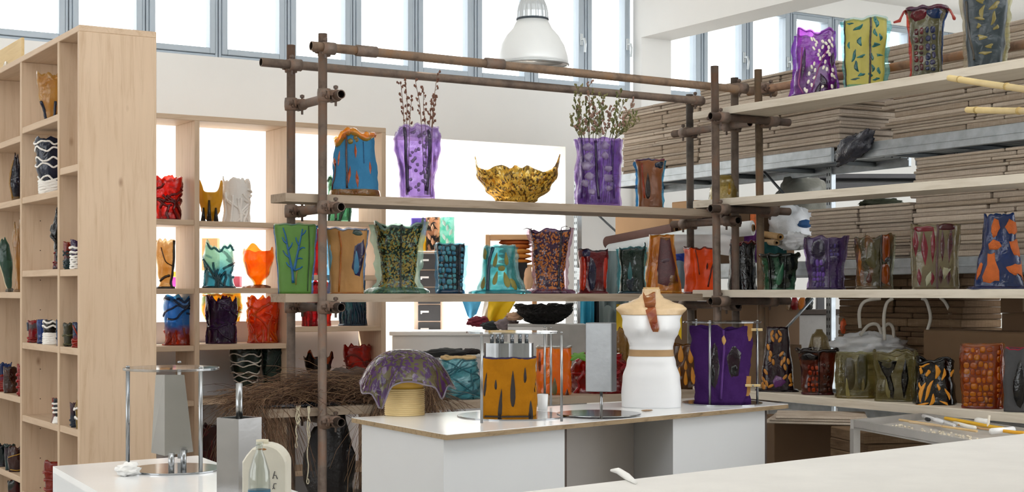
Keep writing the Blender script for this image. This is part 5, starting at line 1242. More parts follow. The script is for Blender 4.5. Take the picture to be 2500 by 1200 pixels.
def dome(r_, w, off=0.0):       # r_: 0 top .. 1 brim
    wave = sin(5*w+.7)*.5 + .5*sin(3*w+2.0); hang = 30*max(0, r_-.55)/.45
    rad = 116*r_**.86*(1 + .09*wave*r_**3); z = 160 - 74*r_**2.3 - hang*.4*(1+1.1*wave)*r_**4
    for (w0, am, ww) in ((-2.05, 46, .12), (-.66, 34, .16), (-2.6, 10, .2), (-1.35, -7, .34)):
        dq = abs((w-w0+pi) % (2*pi) - pi); z -= am*math.exp(-(dq/ww)**2)*max(0, r_-.72)/.28
    nrm_ = 1 + off/(118*kt)
    return (rad*kt*nrm_*cos(w), rad*kt*nrm_*sin(w)*.92, z*kt + off*.6 - H_)
mb = MB(); n, m = 96, 24; vs = []; fs = []
for s_ in (0, -.005):
    for j in range(m+1):
        for i in range(n): vs.append(dome(max(.02, j/m), 2*pi*i/n, s_))
o_ = (m+1)*n
for j in range(m):
    for i in range(n):
        i2 = (i+1) % n; fs.append((j*n+i, (j+1)*n+i, (j+1)*n+i2, j*n+i2)); fs.append((o_+j*n+i, o_+j*n+i2, o_+(j+1)*n+i2, o_+(j+1)*n+i))
for i in range(n): fs.append((m*n+i, o_+m*n+i, o_+m*n+(i+1)%n, m*n+(i+1)%n))
fs.append(tuple(range(n))); fs.append(tuple(o_+i for i in range(n))[::-1])
link('shell', mb.add(vs, fs), resin('6a6040', '8a8058', op=.7), DB, True, world=False)
rn = random.Random(5); mb = MB(); mb2 = MB()
for i in range(640):
    r_ = math.sqrt(rn.uniform(.02, 1)); w = rn.uniform(0, 2*pi); a = rn.uniform(0, pi); q = mb if i % 9 else mb2; vs = []
    for kk in range(6):
        t = 2*pi*kk/6; x, y = cos(t)*.005, sin(t)*.010; x, y = x*cos(a)-y*sin(a), x*sin(a)+y*cos(a)
        vs.append(dome(min(.99, max(.03, r_+y/.2)), w + x/max(.03, .2*r_), .0016))
    q.add(vs, [tuple(range(6))])
o = link('leaf_flecks', mb, resin('4c2464', '6a3c88', op=.85), DB, True, world=False); o['kind'] = 'stuff'
o = link('pale_flecks', mb2, resin('b89cc8', op=.6), DB, True, world=False); o['kind'] = 'stuff'
link('brim_edge', MB().tube([dome(1.0, 2*pi*i/96) for i in range(97)], .004, 6), resin('d8d0e4', 'a890c0', op=.5), DB, True, world=False)

# ------------------------------------------------------------------ lower left: stand on the pedestal, steel box, canister, bottle
c4 = atz(428, 1143, ZT+.004)
ST4 = stand('steel stand with acrylic disc and trapezoid plate on the white pedestal', (c4.x, c4.y), .142, ZT, .312, [rod_at(312, 1146), rod_at(490, 1152), rod_at(438, 1118)], rt=.147, toff=(-.012, .0))
d4 = Vector((c4.x, c4.y)).dot(Vector((S_, C_)))
for px in (418, 448): x_, y_ = rod_at(px, 1152 if px == 418 else 1145); link('rod', MB().tube([(x_, y_, ZT+.006), (x_, y_, zz(1095, d4))], .009, 10), STEEL, ST4, True)
def trap(pts, depth, mat, name, root, d_):
    fr = [at(px, py, d_) for (px, py) in pts]; o = Vector((S_, C_, 0))*depth
    vs = fr + [p+o for p in fr]; n = len(fr)
    return link(name, MB().add(vs, [tuple(range(n)), tuple(range(n, 2*n))[::-1]] + [(i, n+i, n+(i+1)%n, (i+1)%n) for i in range(n)]), mat, root)
f0 = [at(402, 914, d4-.03), at(450, 914, d4-.03), at(472, 1102, d4-.03), at(402, 1112, d4-.03)]
bk_ = [at(380, 914, d4+.05), at(446, 914, d4+.05), at(464, 1098, d4+.05), at(369, 1104, d4+.05)]
link('steel_form', MB().add(f0+bk_, [(0,3,2,1), (4,5,6,7), (0,4,7,3), (1,2,6,5), (0,1,5,4), (3,7,6,2)]), plain('a8a6a2', .16, .95, var=.1, scale=3, bump=.03), ST4)
tp = atz(312, 1160, ZT); o = tag(link('crumpled_tissue', MB().blob((tp.x, tp.y, ZT+.018), .036, .03, .02, 4, .5, 2.2, 24, 14, .9), plain('f4f3f0', .8, var=.04, bump=.2), None, True), 'crumpled white tissue on the pedestal edge', 'tissue')

zb_ = ZT + .0005
d5 = 3.92; p5 = at(584, 1015, d5)
SB = thing('steel_column', (p5.x, p5.y, zb_), 'square brushed steel column with a rod standing out of its open top', 'mould')
M5 = Matrix.Translation((p5.x, p5.y, 0)) @ Matrix.Rotation(-YAW - R(36), 4, 'Z')
zt5 = zz(1018, d5); w5 = .0415; tn = .003
link('box', MB().box(-w5, w5, -w5, -w5+tn, zb_, zt5, M5).box(-w5, w5, w5-tn, w5, zb_, zt5, M5).box(-w5, -w5+tn, -w5+tn, w5-tn, zb_, zt5, M5).box(w5-tn, w5, -w5+tn, w5-tn, zb_, zt5, M5).box(-w5+tn, w5-tn, -w5+tn, w5-tn, zb_, zt5-.03, M5), plain('8e8d8c', .2, .92, var=.14, scale=5, bump=.03), SB)
link('rod', MB().tube([(p5.x, p5.y, zt5-.03), (p5.x, p5.y, zz(935, d5))], .009, 12), STEEL, SB, True)
d6 = 3.74; p6 = at(652, 1200, d6)
CN = thing('plastic_canister', (p6.x, p6.y, zb_), 'off-white plastic canister with handwritten letters', 'canister', None, -YAW)
k6 = d6/F; hh6 = zz(1080, d6)-zb_
mb = MB(); sec = [(-54, 0), (54, 0), (54, hh6/k6-48), (53, hh6/k6-40), (49, hh6/k6-30), (42, hh6/k6-20), (33, hh6/k6-11), (22, hh6/k6-5), (8, hh6/k6-1), (-10, hh6/k6), (-14, hh6/k6-8), (-30, hh6/k6-10), (-44, hh6/k6-26), (-54, hh6/k6-42)]
n = len(sec); vs = []
for (f, y) in ((.94, -.045), (1, -.035), (1, .035), (.94, .045)):
    for (a, b) in sec: vs.append((a*k6*f, y, b*k6 if b == 0 else b*k6 - (1-f)*.05))
fs = [tuple(range(n)), tuple(3*n+i for i in range(n))[::-1]]
for j in range(3): fs += [(j*n+i, (j+1)*n+i, (j+1)*n+(i+1)%n, j*n+(i+1)%n) for i in range(n)]
link('body', MB().add(vs, fs), plain('cfcabb', .45, var=.1, scale=12, bump=.06), CN, False, world=False)
link('cap', MB().lathe([(.016, 0), (.016, .012), (0, .012)], 16, (-.012, 0, hh6-.004)), plain('d8d0b8', .5), CN, True, world=False)
link('rust_stain', MB().blob((-.004, -.044, hh6-.012), .012, .002, .003, 1, .3), plain('9a6a3c', .8), CN, True, world=False)
ink = plain('3c3a40', .8)
def stroke(pts, nm='handwriting'):
    q = [Vector(((px-652)*k6, -.0462, hh6 - (py-1080)*k6)) for (px, py) in pts]; link(nm, MB().tube(q, .0009, 5), ink, CN, True, world=False)
stroke([(678, 1144), (675, 1154), (673, 1162)]); stroke([(675, 1154), (681, 1154), (684, 1163)])
stroke([(682, 1174), (676, 1174), (674, 1182), (678, 1187)]); stroke([(675, 1184), (672, 1187)])
stroke([(678, 1206), (677, 1196), (683, 1197), (682, 1206)])
d7 = 3.60; p7 = at(633, 1200, d7); k7 = d7/F; hb = zz(1078, d7)-zb_
BT = thing('glass_bottle', (p7.x, p7.y, zb_), 'clear glass bottle with a blue label in front of the canister', 'bottle')
link('glass', MB().lathe([(26*k7, 0), (27*k7, .01), (27*k7, hb-98*k7), (25*k7, hb-70*k7), (16*k7, hb-40*k7), (9*k7, hb-22*k7), (8*k7, hb-10*k7), (10*k7, hb-8*k7), (10*k7, hb), (7*k7, hb), (7*k7, hb-22*k7), (14*k7, hb-40*k7), (24*k7, hb-72*k7), (25*k7, hb-98*k7), (25*k7, .012), (0, .01)], 32, (p7.x, p7.y, zb_)), clear('f3f5f4', .02, .03), BT, True)
link('label', MB().lathe([(27.4*k7, hb-178*k7), (27.4*k7, hb-116*k7)], 32, (p7.x, p7.y, zb_)), plain('1f5c78', .5), BT, True)
tp = atz(1520, 1172, ZT); tag(link('resin_scrap', MB().add([], []).tube([atz(1492, 1157, ZT)+Vector((0,0,.012)), atz(1510, 1160, ZT)+Vector((0,0,.014)), atz(1530, 1170, ZT)+Vector((0,0,.010)), atz(1552, 1182, ZT)+Vector((0,0,.006))], [.004, .010, .011, .005], 8), plain('f2f1ee', .5, var=.04), None, True), 'small white curled scrap at the far edge of the big worktop', 'scrap')

# ------------------------------------------------------------------ pendant lamp
dl = 8.9; pl = at(1300, 150, dl); kl = dl/F
PL = thing('pendant_lamp', (pl.x, pl.y, zz(168, dl)), 'large bell shaped white and silver pendant lamp under the high windows', 'lamp')
z_ = lambda py: zz(py, dl)
shade = plain('eceff0', .3, .1, var=.03, scale=4, bump=.02)
cen = (pl.x, pl.y, 0)
link('shade', MB().lathe([(87*kl, z_(158)), (88*kl, z_(150)), (86*kl, z_(138)), (78*kl, z_(112)), (64*kl, z_(88)), (48*kl, z_(70)), (38*kl, z_(50)), (37*kl, z_(50)), (46*kl, z_(71)), (62*kl, z_(90)), (76*kl, z_(113)), (84*kl, z_(139)), (86*kl, z_(158))], 48, cen, closed=True), shade, PL, True)
link('rim_ring', MB().tube([(pl.x+87*kl*cos(2*pi*i/48), pl.y+87*kl*sin(2*pi*i/48), z_(158)) for i in range(49)], .008, 8), plain('d8dcde', .3, .5), PL, True)
link('gasket', MB().lathe([(37*kl, z_(50)), (40*kl, z_(49)), (40*kl, z_(46)), (37*kl, z_(45))], 40, cen, closed=True), plain('3c4650', .5), PL, True)
mb = MB(); n = 80; pr = [(38, 45), (37, 30), (34, 15), (28, 0), (20, -14), (14, -22)]
vs = []; fs = []
for (r_, py) in pr:
    for i in range(n): w = 2*pi*i/n; f = 1 + (.035 if i % 4 < 2 else -.01); vs.append((pl.x+r_*kl*f*cos(w), pl.y+r_*kl*f*sin(w), z_(py)))
for j in range(len(pr)-1):
    for i in range(n): fs.append((j*n+i, j*n+(i+1)%n, (j+1)*n+(i+1)%n, (j+1)*n+i))
fs.append(tuple((len(pr)-1)*n+i for i in range(n)))
link('housing', mb.add(vs, fs), plain('cdd3d8', .3, .6, var=.06), PL, False)
link('reflector', MB().lathe([(80*kl, z_(150)), (60*kl, z_(112)), (20*kl, z_(84))], 40, cen), plain('b0aca8', .25, .7), PL, True)
link('cable', MB().tube([(pl.x, pl.y, z_(-22)), (pl.x, pl.y, 5.2)], .008, 8), plain('d8d8d8', .5), PL, True)

# ------------------------------------------------------------------ metal storage shelving behind the right rack
OX, OY = c2w(.5167, 12.0)
E_ = Vector((-.0613, -.998, 0)); M_ = Vector((.998, -.0613, 0)); O_ = Vector((OX, OY, 0))
SRZ = math.atan2(E_.y, E_.x)                 # local +x runs towards us along the front, local +y points away from it
MX = Matrix.Translation(O_) @ Matrix(((E_.x, M_.x, 0, 0), (E_.y, M_.y, 0, 0), (0, 0, 1, 0), (0, 0, 0, 1)))
def sh(s, q, z): return O_ + E_*s + M_*q + Vector((0, 0, z))
def s_at(px):
    t = tt(px); l0, d0 = .5167, 12.0; return (t*d0 - l0)/(.477 + .879*t)
def s_for(px, q): t = tt(px); return (t*(12.0 + .477*q) - .5167 - .879*q)/(.477 + .879*t)
def d_at(px): return 12.0 - .879*s_at(px)
SR = thing('metal_shelving', O_, 'galvanised storage shelving full of flattened cardboard on the right', 'shelving')
def sbox(name, s0, s1, q0, q1, z0, z1, mat, root=SR, b=.004): return link(name, MB().bbox(s0, s1, q0, q1, z0, z1, b, MX), mat, root)
POSTS = [0.0, s_at(1455)*0+3.16, 5.9]
HOLE = plain('3c4044', .6)
for s_ in (0.0, s_for(2028, .64), s_for(2340, .64), 5.9):
    for q in (0.0, .62):
        if 0 < s_ < 5.5 and q == 0.0: continue
        top = CZ + (.93 if s_ else 1.0)
        up = sbox('upright', s_-.028, s_+.028, q, q+.045, 0, top, GALV)
        mb = MB()
        for k_ in range(int(top/.05)):
            for dx in (-.012, .012): mb.box(s_+dx-.004, s_+dx+.004, q-.0012, q-.0002, k_*.05+.01, k_*.05+.03, MX)
        hl = link('slots', mb, HOLE, up); hl['kind'] = 'stuff'
LV = [CZ+.915, CZ+.205, CZ-.66]
for i, z in enumerate(LV):
    for (s0, s1) in ((.03, 3.13), (3.19, 5.87)):
        for q in (-.012, .635):
            bm = sbox('beam', s0, s1, q, q+.03, z-.095, z, GALV)
            sbox('beam_lip', s0, s1, q-.006, q-.0002, z-.055, z-.045, GALV, SR, .001)
        nsl = 9
        for k_ in range(nsl):
            sbox('deck_slat', s0, s1, .025+k_*.068, .025+k_*.068+.06, z-.045, z-.02, plain('70767a', .45, .5, var=.2))
        for k_ in range(5):
            a = s0 + (s1-s0)*(k_+.5)/5; sbox('cross_bar', a-.02, a+.02, .02, .63, z-.075, z-.046, plain('5c6266', .5, .5))
for (a, b) in (((1.0, .66, CZ+.75), (2.7, .66, CZ-.5)), ((2.95, .66, CZ+.78), (1.75, .66, CZ+.0))):
    pass
for (p0, p1) in ((at(1422, 490, 12.2), at(1510, 570, 12.2)), (at(1862, 415, 10.4), at(1965, 530, 10.4)), (at(1920, 800, 10.2), at(1985, 728, 10.2)), (at(2070, 815, 9.7), at(2225, 728, 9.7))):
    link('brace', MB().tube([p0, p1], .010, 6), plain('6a7074', .4, .6) if p0.z > CZ else GALV, SR, True)

# flattened cardboard, every sheet its own thing
rc = random.Random(11)
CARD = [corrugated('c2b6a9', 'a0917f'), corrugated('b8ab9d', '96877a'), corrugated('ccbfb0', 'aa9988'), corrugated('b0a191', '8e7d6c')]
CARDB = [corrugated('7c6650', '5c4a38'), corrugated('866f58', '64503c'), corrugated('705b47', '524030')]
sheet_src = {}
ORD = ['first', 'second', 'third', 'fourth', 'fifth', 'sixth', 'seventh', 'eighth', 'ninth', 'tenth', 'eleventh', 'twelfth', 'thirteenth', 'fourteenth', 'fifteenth', 'sixteenth', 'seventeenth', 'eighteenth', 'nineteenth', 'twentieth', 'twenty-first', 'twenty-second', 'twenty-third', 'twenty-fourth', 'twenty-fifth', 'twenty-sixth', 'twenty-seventh', 'twenty-eighth', 'twenty-ninth', 'thirtieth']
def sheet_mesh(L, D, t, kind, mats):
    key = (round(L, 2), round(D, 2), round(t, 3), kind, id(mats))
    if key in sheet_src: return sheet_src[key]
    mb = MB(); cut = L*rc.uniform(.42, .62); g = .006
    mb.bbox(-L/2, -L/2+cut-g, 0, D, 0, t, min(.006, t*.3)); mb.bbox(-L/2+cut+g, L/2, rc.uniform(-.008, .012), D, 0, t, min(.006, t*.3))
    mb.box(-L/2+cut-g, -L/2+cut+g, .03, D, .0005, t*.999)
    me = bpy.data.meshes.new('flat_carton'); me.from_pydata(mb.v, [], mb.f); me.materials.append(rc.choice(mats)); sheet_src[key] = me; return me
def stack(s0, s1, q0, D, z0, z1, label, group, th=(.016, .034), mats=CARD, jit=.012, ends=.0):
    z = z0; i = 0
    while z < z1 - .012:
        t = rc.choice([th[0], (th[0]+th[1])/2, th[1]]); t = min(t, max(.014, z1 - z))
        L = s1-s0 - rc.uniform(0, ends); me = sheet_mesh(round(L/.04)*.04, D, t, i % 3, mats)
        o = bpy.data.objects.new('flattened_carton', me); COL.objects.link(o)
        o.location = sh((s0+s1)/2 + rc.uniform(-jit, jit), q0 + rc.uniform(-jit*.3, jit), z + .0006); o.rotation_euler = (0, 0, SRZ + rc.uniform(-.008, .008))
        tag(o, label + ', ' + ORD[i] + ' from the bottom', 'cardboard', group); z += t + .0012; i += 1
T0 = LV[0]
SA = [s_at(p) for p in (1512, 1695, 2048, 2142, 2460)]
stack(SA[0], SA[1]-.01, .03, .5, T0, T0+.50, 'flattened carton in the farthest stack on the top storage deck', 'cartons stacked far on the top deck')
stack(SA[1], SA[2], .02, .55, T0, T0+.54, 'flattened carton in the middle stack on the top storage deck', 'cartons stacked mid on the top deck', ends=.10)
stack(SA[3]-.02, s_at(2500)+.5, .015, .58, T0, T0+.56, 'flattened carton in the near stack on the top storage deck', 'cartons stacked near on the top deck', ends=.3)
T1 = LV[1]
stack(s_at(1968), s_at(2218), .02, .55, T1, CZ+.535, 'flattened carton in the low stack on the middle storage deck', 'cartons in the low middle stack')
stack(s_at(2220), s_at(2500)+.5, .01, .58, T1, CZ+.80, 'flattened carton in the tall stack on the middle storage deck', 'cartons in the tall middle stack', ends=.1)
T2 = LV[2]
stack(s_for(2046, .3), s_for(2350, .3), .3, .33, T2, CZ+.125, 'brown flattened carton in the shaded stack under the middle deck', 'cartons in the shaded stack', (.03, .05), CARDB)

def carton(s0, s1, q0, q1, z0, z1, label, mat=None, tape=False, M=None):
    M = M or MX; c = M @ Vector(((s0+s1)/2, (q0+q1)/2, z0))
    t = thing('cardboard_box', c, label, 'box'); mat = mat or CARDB[0]
    link('carton', MB().bbox(s0, s1, q0, q1, z0, z1-.004, .004, M), mat, t)
    link('flap', MB().bbox(s0+.002, s1-.002, q0+.002, (q0+q1)/2-.002, z1-.004, z1, .001, M), mat, t); link('flap', MB().bbox(s0+.002, s1-.002, (q0+q1)/2+.002, q1-.002, z1-.004, z1, .001, M), mat, t)
    if tape: a = (s0+s1)/2; link('tape', MB().box(a-.03, a+.03, q0-.0015, q0-.0003, z0+.01, z1-.002, M), plain('8c7458', .4), t)
    return t
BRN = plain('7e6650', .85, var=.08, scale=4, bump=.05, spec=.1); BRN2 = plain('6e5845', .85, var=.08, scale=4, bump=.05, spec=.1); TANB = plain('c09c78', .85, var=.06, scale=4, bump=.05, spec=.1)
d8 = lambda px: d_at(px)
carton(s_at(2248), s_at(2620), -.0+.02, .30, T2, zz(806, 8.4), 'long brown carton behind the orange cell vase', BRN)
carton(s_at(2345), s_at(2470), .32, .6, T2, zz(765, 8.2), 'brown carton lower of the pair at the right edge', BRN2)
carton(s_at(2342), s_at(2475), .32, .6, zz(765, 8.2)+.001, LV[1]-.10, 'taped brown carton upper of the pair at the right edge', BRN2, True)
carton(s_at(2480), s_at(2700), .32, .62, T2, LV[1]-.10, 'tall brown carton at the right frame edge', BRN2)
carton(s_for(1502, .08), s_for(1634, .08), .08, .5, T1, zz(520, d_at(1570)), 'open tan carton under the top deck by the far post', TANB)
carton(s_for(1640, .1), s_for(1700, .1), .1, .5, T1, zz(486, d_at(1680)), 'tan carton with dark side right of the open one', TANB)
carton(s_for(1706, .2), s_for(1830, .2), .2, .6, T1, zz(496, d_at(1760)), 'brown carton seen between the scaffold poles', BRN2)
# cartons and dark boxes below the lowest right board
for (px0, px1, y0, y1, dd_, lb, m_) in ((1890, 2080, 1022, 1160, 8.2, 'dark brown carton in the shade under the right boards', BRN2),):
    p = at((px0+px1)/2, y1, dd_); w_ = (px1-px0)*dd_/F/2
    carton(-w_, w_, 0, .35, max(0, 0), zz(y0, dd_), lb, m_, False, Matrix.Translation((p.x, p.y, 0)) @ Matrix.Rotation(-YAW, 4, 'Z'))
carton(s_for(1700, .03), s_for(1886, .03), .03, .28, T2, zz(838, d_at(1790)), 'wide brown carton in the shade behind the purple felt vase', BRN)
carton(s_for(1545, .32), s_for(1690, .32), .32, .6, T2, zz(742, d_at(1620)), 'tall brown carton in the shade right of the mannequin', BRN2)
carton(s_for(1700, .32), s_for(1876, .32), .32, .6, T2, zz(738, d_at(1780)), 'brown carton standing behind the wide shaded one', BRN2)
p = at(1985, 1000, 8.05)
for i in range(3):
    o = link('flattened_carton', MB().bbox(-.24, .24, -.22, .2, 0, .012, .003), CARD[i]); o.location = (p.x + .02*i, p.y - .01*i, zz(1022, 8.2) + .002 + i*.0135); o.rotation_euler = (0, 0, -YAW-.3+.05*i)
    tag(o, ('lowest', 'middle', 'topmost')[i] + ' flat carton lying on the dark box under the right boards', 'cardboard', 'cartons under the right boards')

# sacks, rolls and cloth on the shelving
def bag(name, label, px, y0, y1, w, dd_, mat, seed, amp=.3, cat='bag', fr=1.8, dp=.6, knot=None):
    p = at(px, (y0+y1)/2, dd_); k_ = dd_/F
    t = thing(name, (p.x, p.y, zz(y1, dd_)), label, cat, None, -YAW)
    hh = (y1-y0)*k_
    link('body', MB().blob((0, 0, hh/2), w*k_/2, w*k_/2*dp, hh/2, seed, amp, fr, 36, 22, .93), mat, t, True, world=False)
    if knot: link('knot', MB().lathe([(.012, 0), (.02, .02), (.035, .05), (.045, .07), (.02, .075)], 14, (0, 0, hh*.93)), mat, t, True, world=False)
    return t
GREYP = plain('8c8c84', .3, var=.2, scale=6, bump=.4); WHP = plain('eef1f6', .3, var=.06, scale=8, bump=.3); 
b = bag('grey_sack', 'tied grey plastic sack under the top deck', 1962, 432, 530, 150, 10.6, GREYP, 3, .22, knot=True)
b = bag('white_sack', 'white plastic sack with a blue printed patch', 1935, 498, 606, 110, 10.3, WHP, 8, .25)
k_ = 10.3/F
link('blue_print', MB().blob((.07, -.075, .17), .06, .03, .03, 2, .2), plain('2c5c94', .5), b, True, world=False)
bag('plastic_bag', 'crumpled white plastic bag behind the dark green vase', 1938, 568, 612, 70, 9.6, WHP, 12, .45, fr=3)
bag('plastic_bag', 'crumpled white plastic bag behind the olive vases', 2120, 812, 880, 190, 8.9, WHP, 5, .35, fr=2.6)
p = sh(s_at(2095), -.05, 0); bp = plain('3c3e48', .2, var=.3, scale=10, bump=.5)
t = thing('black_bag', sh(s_at(2100), -.03, LV[0]-.12), 'dark grey plastic bag hanging over the top deck beam', 'bag', None, SRZ)
link('film', MB().blob((0, -.02, .0), .17, .05, .07, 7, .42, 1.7, 36, 20), bp, t, True, world=False).location = (0, 0, .10)
t.children[0].rotation_euler = (0, -.35, 0)
def roll(p0, p1, r, mat, label, hollow=None):
    t = thing('roll', (p0+p1)/2, label, 'roll')
    link('wound_sheet', MB().tube([p0, p1], r, 20, hollow=hollow or .5), mat, t, True)
    link('core_tube', MB().tube([p0 + (p0-p1).normalized()*.01, p1 + (p1-p0).normalized()*.01], r*.48, 14, hollow=.8), plain('b08c60', .8), t, True)
paper = plain('dfe6e8', .6, var=.04, bump=.05); greyf = plain('a8b4b8', .8, var=.06)
zsh = zz(650, 11)
roll(at(1492, 612, 11.2), at(1800, 556, 10.0), .055, paper, 'pale blue grey paper roll lying across the middle deck')
roll(at(1484, 592, 11.4), at(1650, 560, 10.8), .05, plain('6a4c44', .9), 'brown fabric roll behind the pale paper roll')
roll(at(1700, 570, 10.0), at(1838, 556, 9.8), .05, plain('eef2f4', .6, var=.03), 'white paper roll end between the poles')
roll(at(1860, 570, 10.3), at(1905, 578, 9.5), .022, plain('b4905c', .8), 'tan cardboard tube upper of two')
roll(at(1868, 590, 10.2), at(1896, 592, 9.5), .020, plain('b0946c', .8), 'tan cardboard tube lower of two')
def cloth(label, px, py, w, h, dd_, mat, folds=5, amp=.02, top=None, seed=1, name='hanging_cloth', shear=0.0, drop=0.0):
    """cloth hanging from its upper edge, in folds"""
    p = at(px, py, dd_); k_ = dd_/F; t = thing(name, (p.x, p.y, p.z), label, 'cloth', None, -YAW)
    nx, nz_ = 28, 16; vs = []; fs = []
    for th_ in (0, .004):
        for j in range(nz_+1):
            for i in range(nx+1):
                u, v_ = i/nx, j/nz_; wv = 1 - .35*v_*drop
                x = ((u-.5)*w*wv + shear*v_*h)*k_; z = -v_*h*k_*(1 + .12*sin(u*5+seed))
                y = amp*(.3+v_)*sin(u*folds*2*pi + seed + v_*1.2) + .4*amp*noise.noise(Vector((u*4, v_*4, seed)))
                vs.append((x, y + th_, z))
    q = (nx+1)*(nz_+1)
    for j in range(nz_):
        for i in range(nx):
            a = j*(nx+1)+i; fs.append((a, a+nx+1, a+nx+2, a+1)); fs.append((q+a, q+a+1, q+a+nx+2, q+a+nx+1))
    link('fabric', MB().add(vs, fs), mat, t, True, world=False); return t
cloth('white paper sheet hanging off the paper roll', 1690, 572, 210, 50, 9.85, plain('f6f8fa', .6, var=.02, bump=.03), 1.3, .02, seed=2)
cloth('grey green fabric hanging behind the red navy vase', 1505, 612, 60, 150, 10.6, plain('7d8f92', .8, var=.1), 2.2, .03, seed=4)
cloth('bright blue fabric strip below the grey green cloth', 1434, 728, 34, 84, 10.9, plain('2f9cc0', .7), 2, .02, seed=1)
cloth('black fabric strip beside the bright blue one', 1456, 728, 22, 90, 10.95, plain('1c1c1e', .8), 2, .02, seed=3)
cloth('pale grey fabric hanging under the eye-level board', 1492, 730, 60, 84, 10.8, plain('8f9c9c', .8), 2, .03, seed=5)
cloth('yellow cloth hanging beside the black nest bowl', 1228, 728, 70, 72, 10.9, plain('f0c414', .7, var=.08), 1.4, .025, seed=2, shear=-.35, drop=1.6, name='hanging_cloth')
cloth('light blue cloth scrap under the eye-level board', 1152, 730, 50, 42, 11.2, plain('5ab4e0', .7), 1.3, .02, seed=6, drop=1.6)
cloth('white rag beside the yellow cloth', 1196, 730, 26, 50, 11.0, plain('eceae6', .7), 1.2, .02, seed=7, shear=-.3, drop=1.2)
cloth('yellow sheet peeking out left of the mannequin', 1522, 742, 34, 90, 9.2, plain('f0c81c', .6), .6, .008, seed=1)
cloth('yellow sheet peeking out right of the mannequin', 1654, 758, 20, 66, 9.2, plain('f0c81c', .6), .6, .008, seed=2)
cloth('blue cloth behind the orange folded vase', 1664, 612, 40, 26, 9.9, plain('3c5cc0', .7), 1, .02, seed=3)
cloth('grey blue cloth low behind the orange folded vase', 1664, 634, 44, 80, 10.0, plain('8aa0ac', .7), 1, .02, seed=8)
cloth('purple and pink fabric between the right poles', 1836, 560, 40, 76, 10.0, plain('6c2c7c', .8, var=.3, scale=20), 1.5, .03, seed=5)
cloth('teal fabric behind the dark green vase', 1890, 590, 60, 44, 9.9, plain('1c5a5c', .8), 1.5, .02, seed=6)
cloth('orange and yellow printed paper between the poles', 1842, 520, 20, 66, 10.3, plain('e87838', .6, var=.4, scale=30), .8, .01, seed=9)
cloth('dark brown cloth draped under the upper board', 1758, 498, 120, 60, 10.5, plain('3c2c28', .9), 2, .03, seed=4)

def curve(P, n=6):
    out = []
    for i in range(len(P)-1):
        a, b, c, d_ = P[max(0, i-1)], P[i], P[i+1], P[min(len(P)-1, i+2)]
        for k in range(n):
            t = k/n; out.append(.5*((2*b) + (c-a)*t + (2*a-5*b+4*c-d_)*t*t + (3*b-a-3*c+d_)*t**3))
    return out + [P[-1]]
# pipes looping behind the lowest right board
for i, pts in enumerate(([(2100, 800), (2098, 760), (2112, 735), (2150, 728)], [(2160, 830), (2158, 775), (2165, 740), (2180, 728)], [(2262, 812), (2272, 775), (2262, 735), (2250, 728)], [(2322, 800), (2318, 760), (2308, 738), (2296, 726)], [(2100, 818), (2120, 794), (2142, 792), (2152, 815)], [(2150, 806), (2168, 790), (2180, 800), (2182, 826)])):
    t = tag(link('plastic_pipe', MB().tube(curve([at(a, b_, 8.75+.02*i) for a, b_ in pts]), .010, 8), plain('cfcac0', .5), None, True), ['grey pipe hoop nearest the galvanised post', 'grey pipe rising behind the white bag', 'grey pipe bowed left of the brown carton', 'grey pipe just left of the near post', 'small looped pipe over the white bag, left', 'small looped pipe over the white bag, right'][i], 'pipe', 'pipes on the storage shelving')
bp_ = tag(link('paper_bag', MB().bbox(-.07, .07, -.03, .03, 0, .16, .02, Matrix.Translation(at(2196, 872, 9.3)) @ Matrix.Rotation(-YAW, 4, 'Z')), plain('8a6c50', .8), None), 'brown paper bag behind the white plastic bag', 'bag')
# odd bright things on the storage shelf by the post
for (px, y0, y1, w, c, lb) in ((2060, 778, 815, 18, 'e0602c', 'orange and yellow packet beside the galvanised post'), (2142, 722, 745, 24, 'b86a1c', 'amber lump behind the amber vase foot')):
    bag('packet', lb, px, y0, y1, w, 9.6, plain(c, .4, var=.4, scale=30), 2, .2, 'packet')
tb_ = thing('side_table', at(1960, 760, 10.75).xy.to_3d(), 'white topped side table in the shade behind the right rack', 'table', None, -YAW)
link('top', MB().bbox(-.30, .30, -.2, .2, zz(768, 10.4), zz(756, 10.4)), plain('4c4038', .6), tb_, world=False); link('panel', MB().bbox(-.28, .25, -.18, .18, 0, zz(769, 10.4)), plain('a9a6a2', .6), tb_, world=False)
for i, (px, c, w) in enumerate(((1888, 'c8642c', 22), (1902, '8090c0', 18), (1922, 'e8c8a0', 16), (1940, 'b02c34', 18), (1958, 'e07c28', 20), (1974, '20201e', 22))):
    bag('small_vase', ['orange brown vase far back, first under the green vase', 'lilac vase far back, second in the row', 'cream vase far back, third in the row', 'red vase far back, fourth in the row', 'orange vase far back, fifth in the row', 'black vase far back, last in the row'][i], px, 724, 757, w, 10.4, resin(c, op=.8), i, .2, 'vase')

# bamboo canes
for (pts, lb) in (([(2318, 190), (2400, 203), (2560, 226)], 'upper bamboo cane sticking out at the top right'), ([(2362, 268), (2440, 270), (2580, 272)], 'lower bamboo cane sticking out at the right')):
    ds = (6.9, 6.5, 5.8); P = [at(p[0], p[1], d_) for p, d_ in zip(pts, ds)]
    t = thing('bamboo_cane', P[1], lb, 'cane', 'bamboo canes')
    bam = plain('dcc48c', .5, var=.1, bump=.05)
    link('culm', MB().tube(P, .0145, 12, hollow=.7), bam, t, True)
    for f in (.12, .62): c_ = P[0].lerp(P[2], f); dv_ = (P[2]-P[0]).normalized(); link('node', MB().tube([c_-dv_*.004, c_+dv_*.004], .0165, 12), plain('b89c60', .6), t, True)

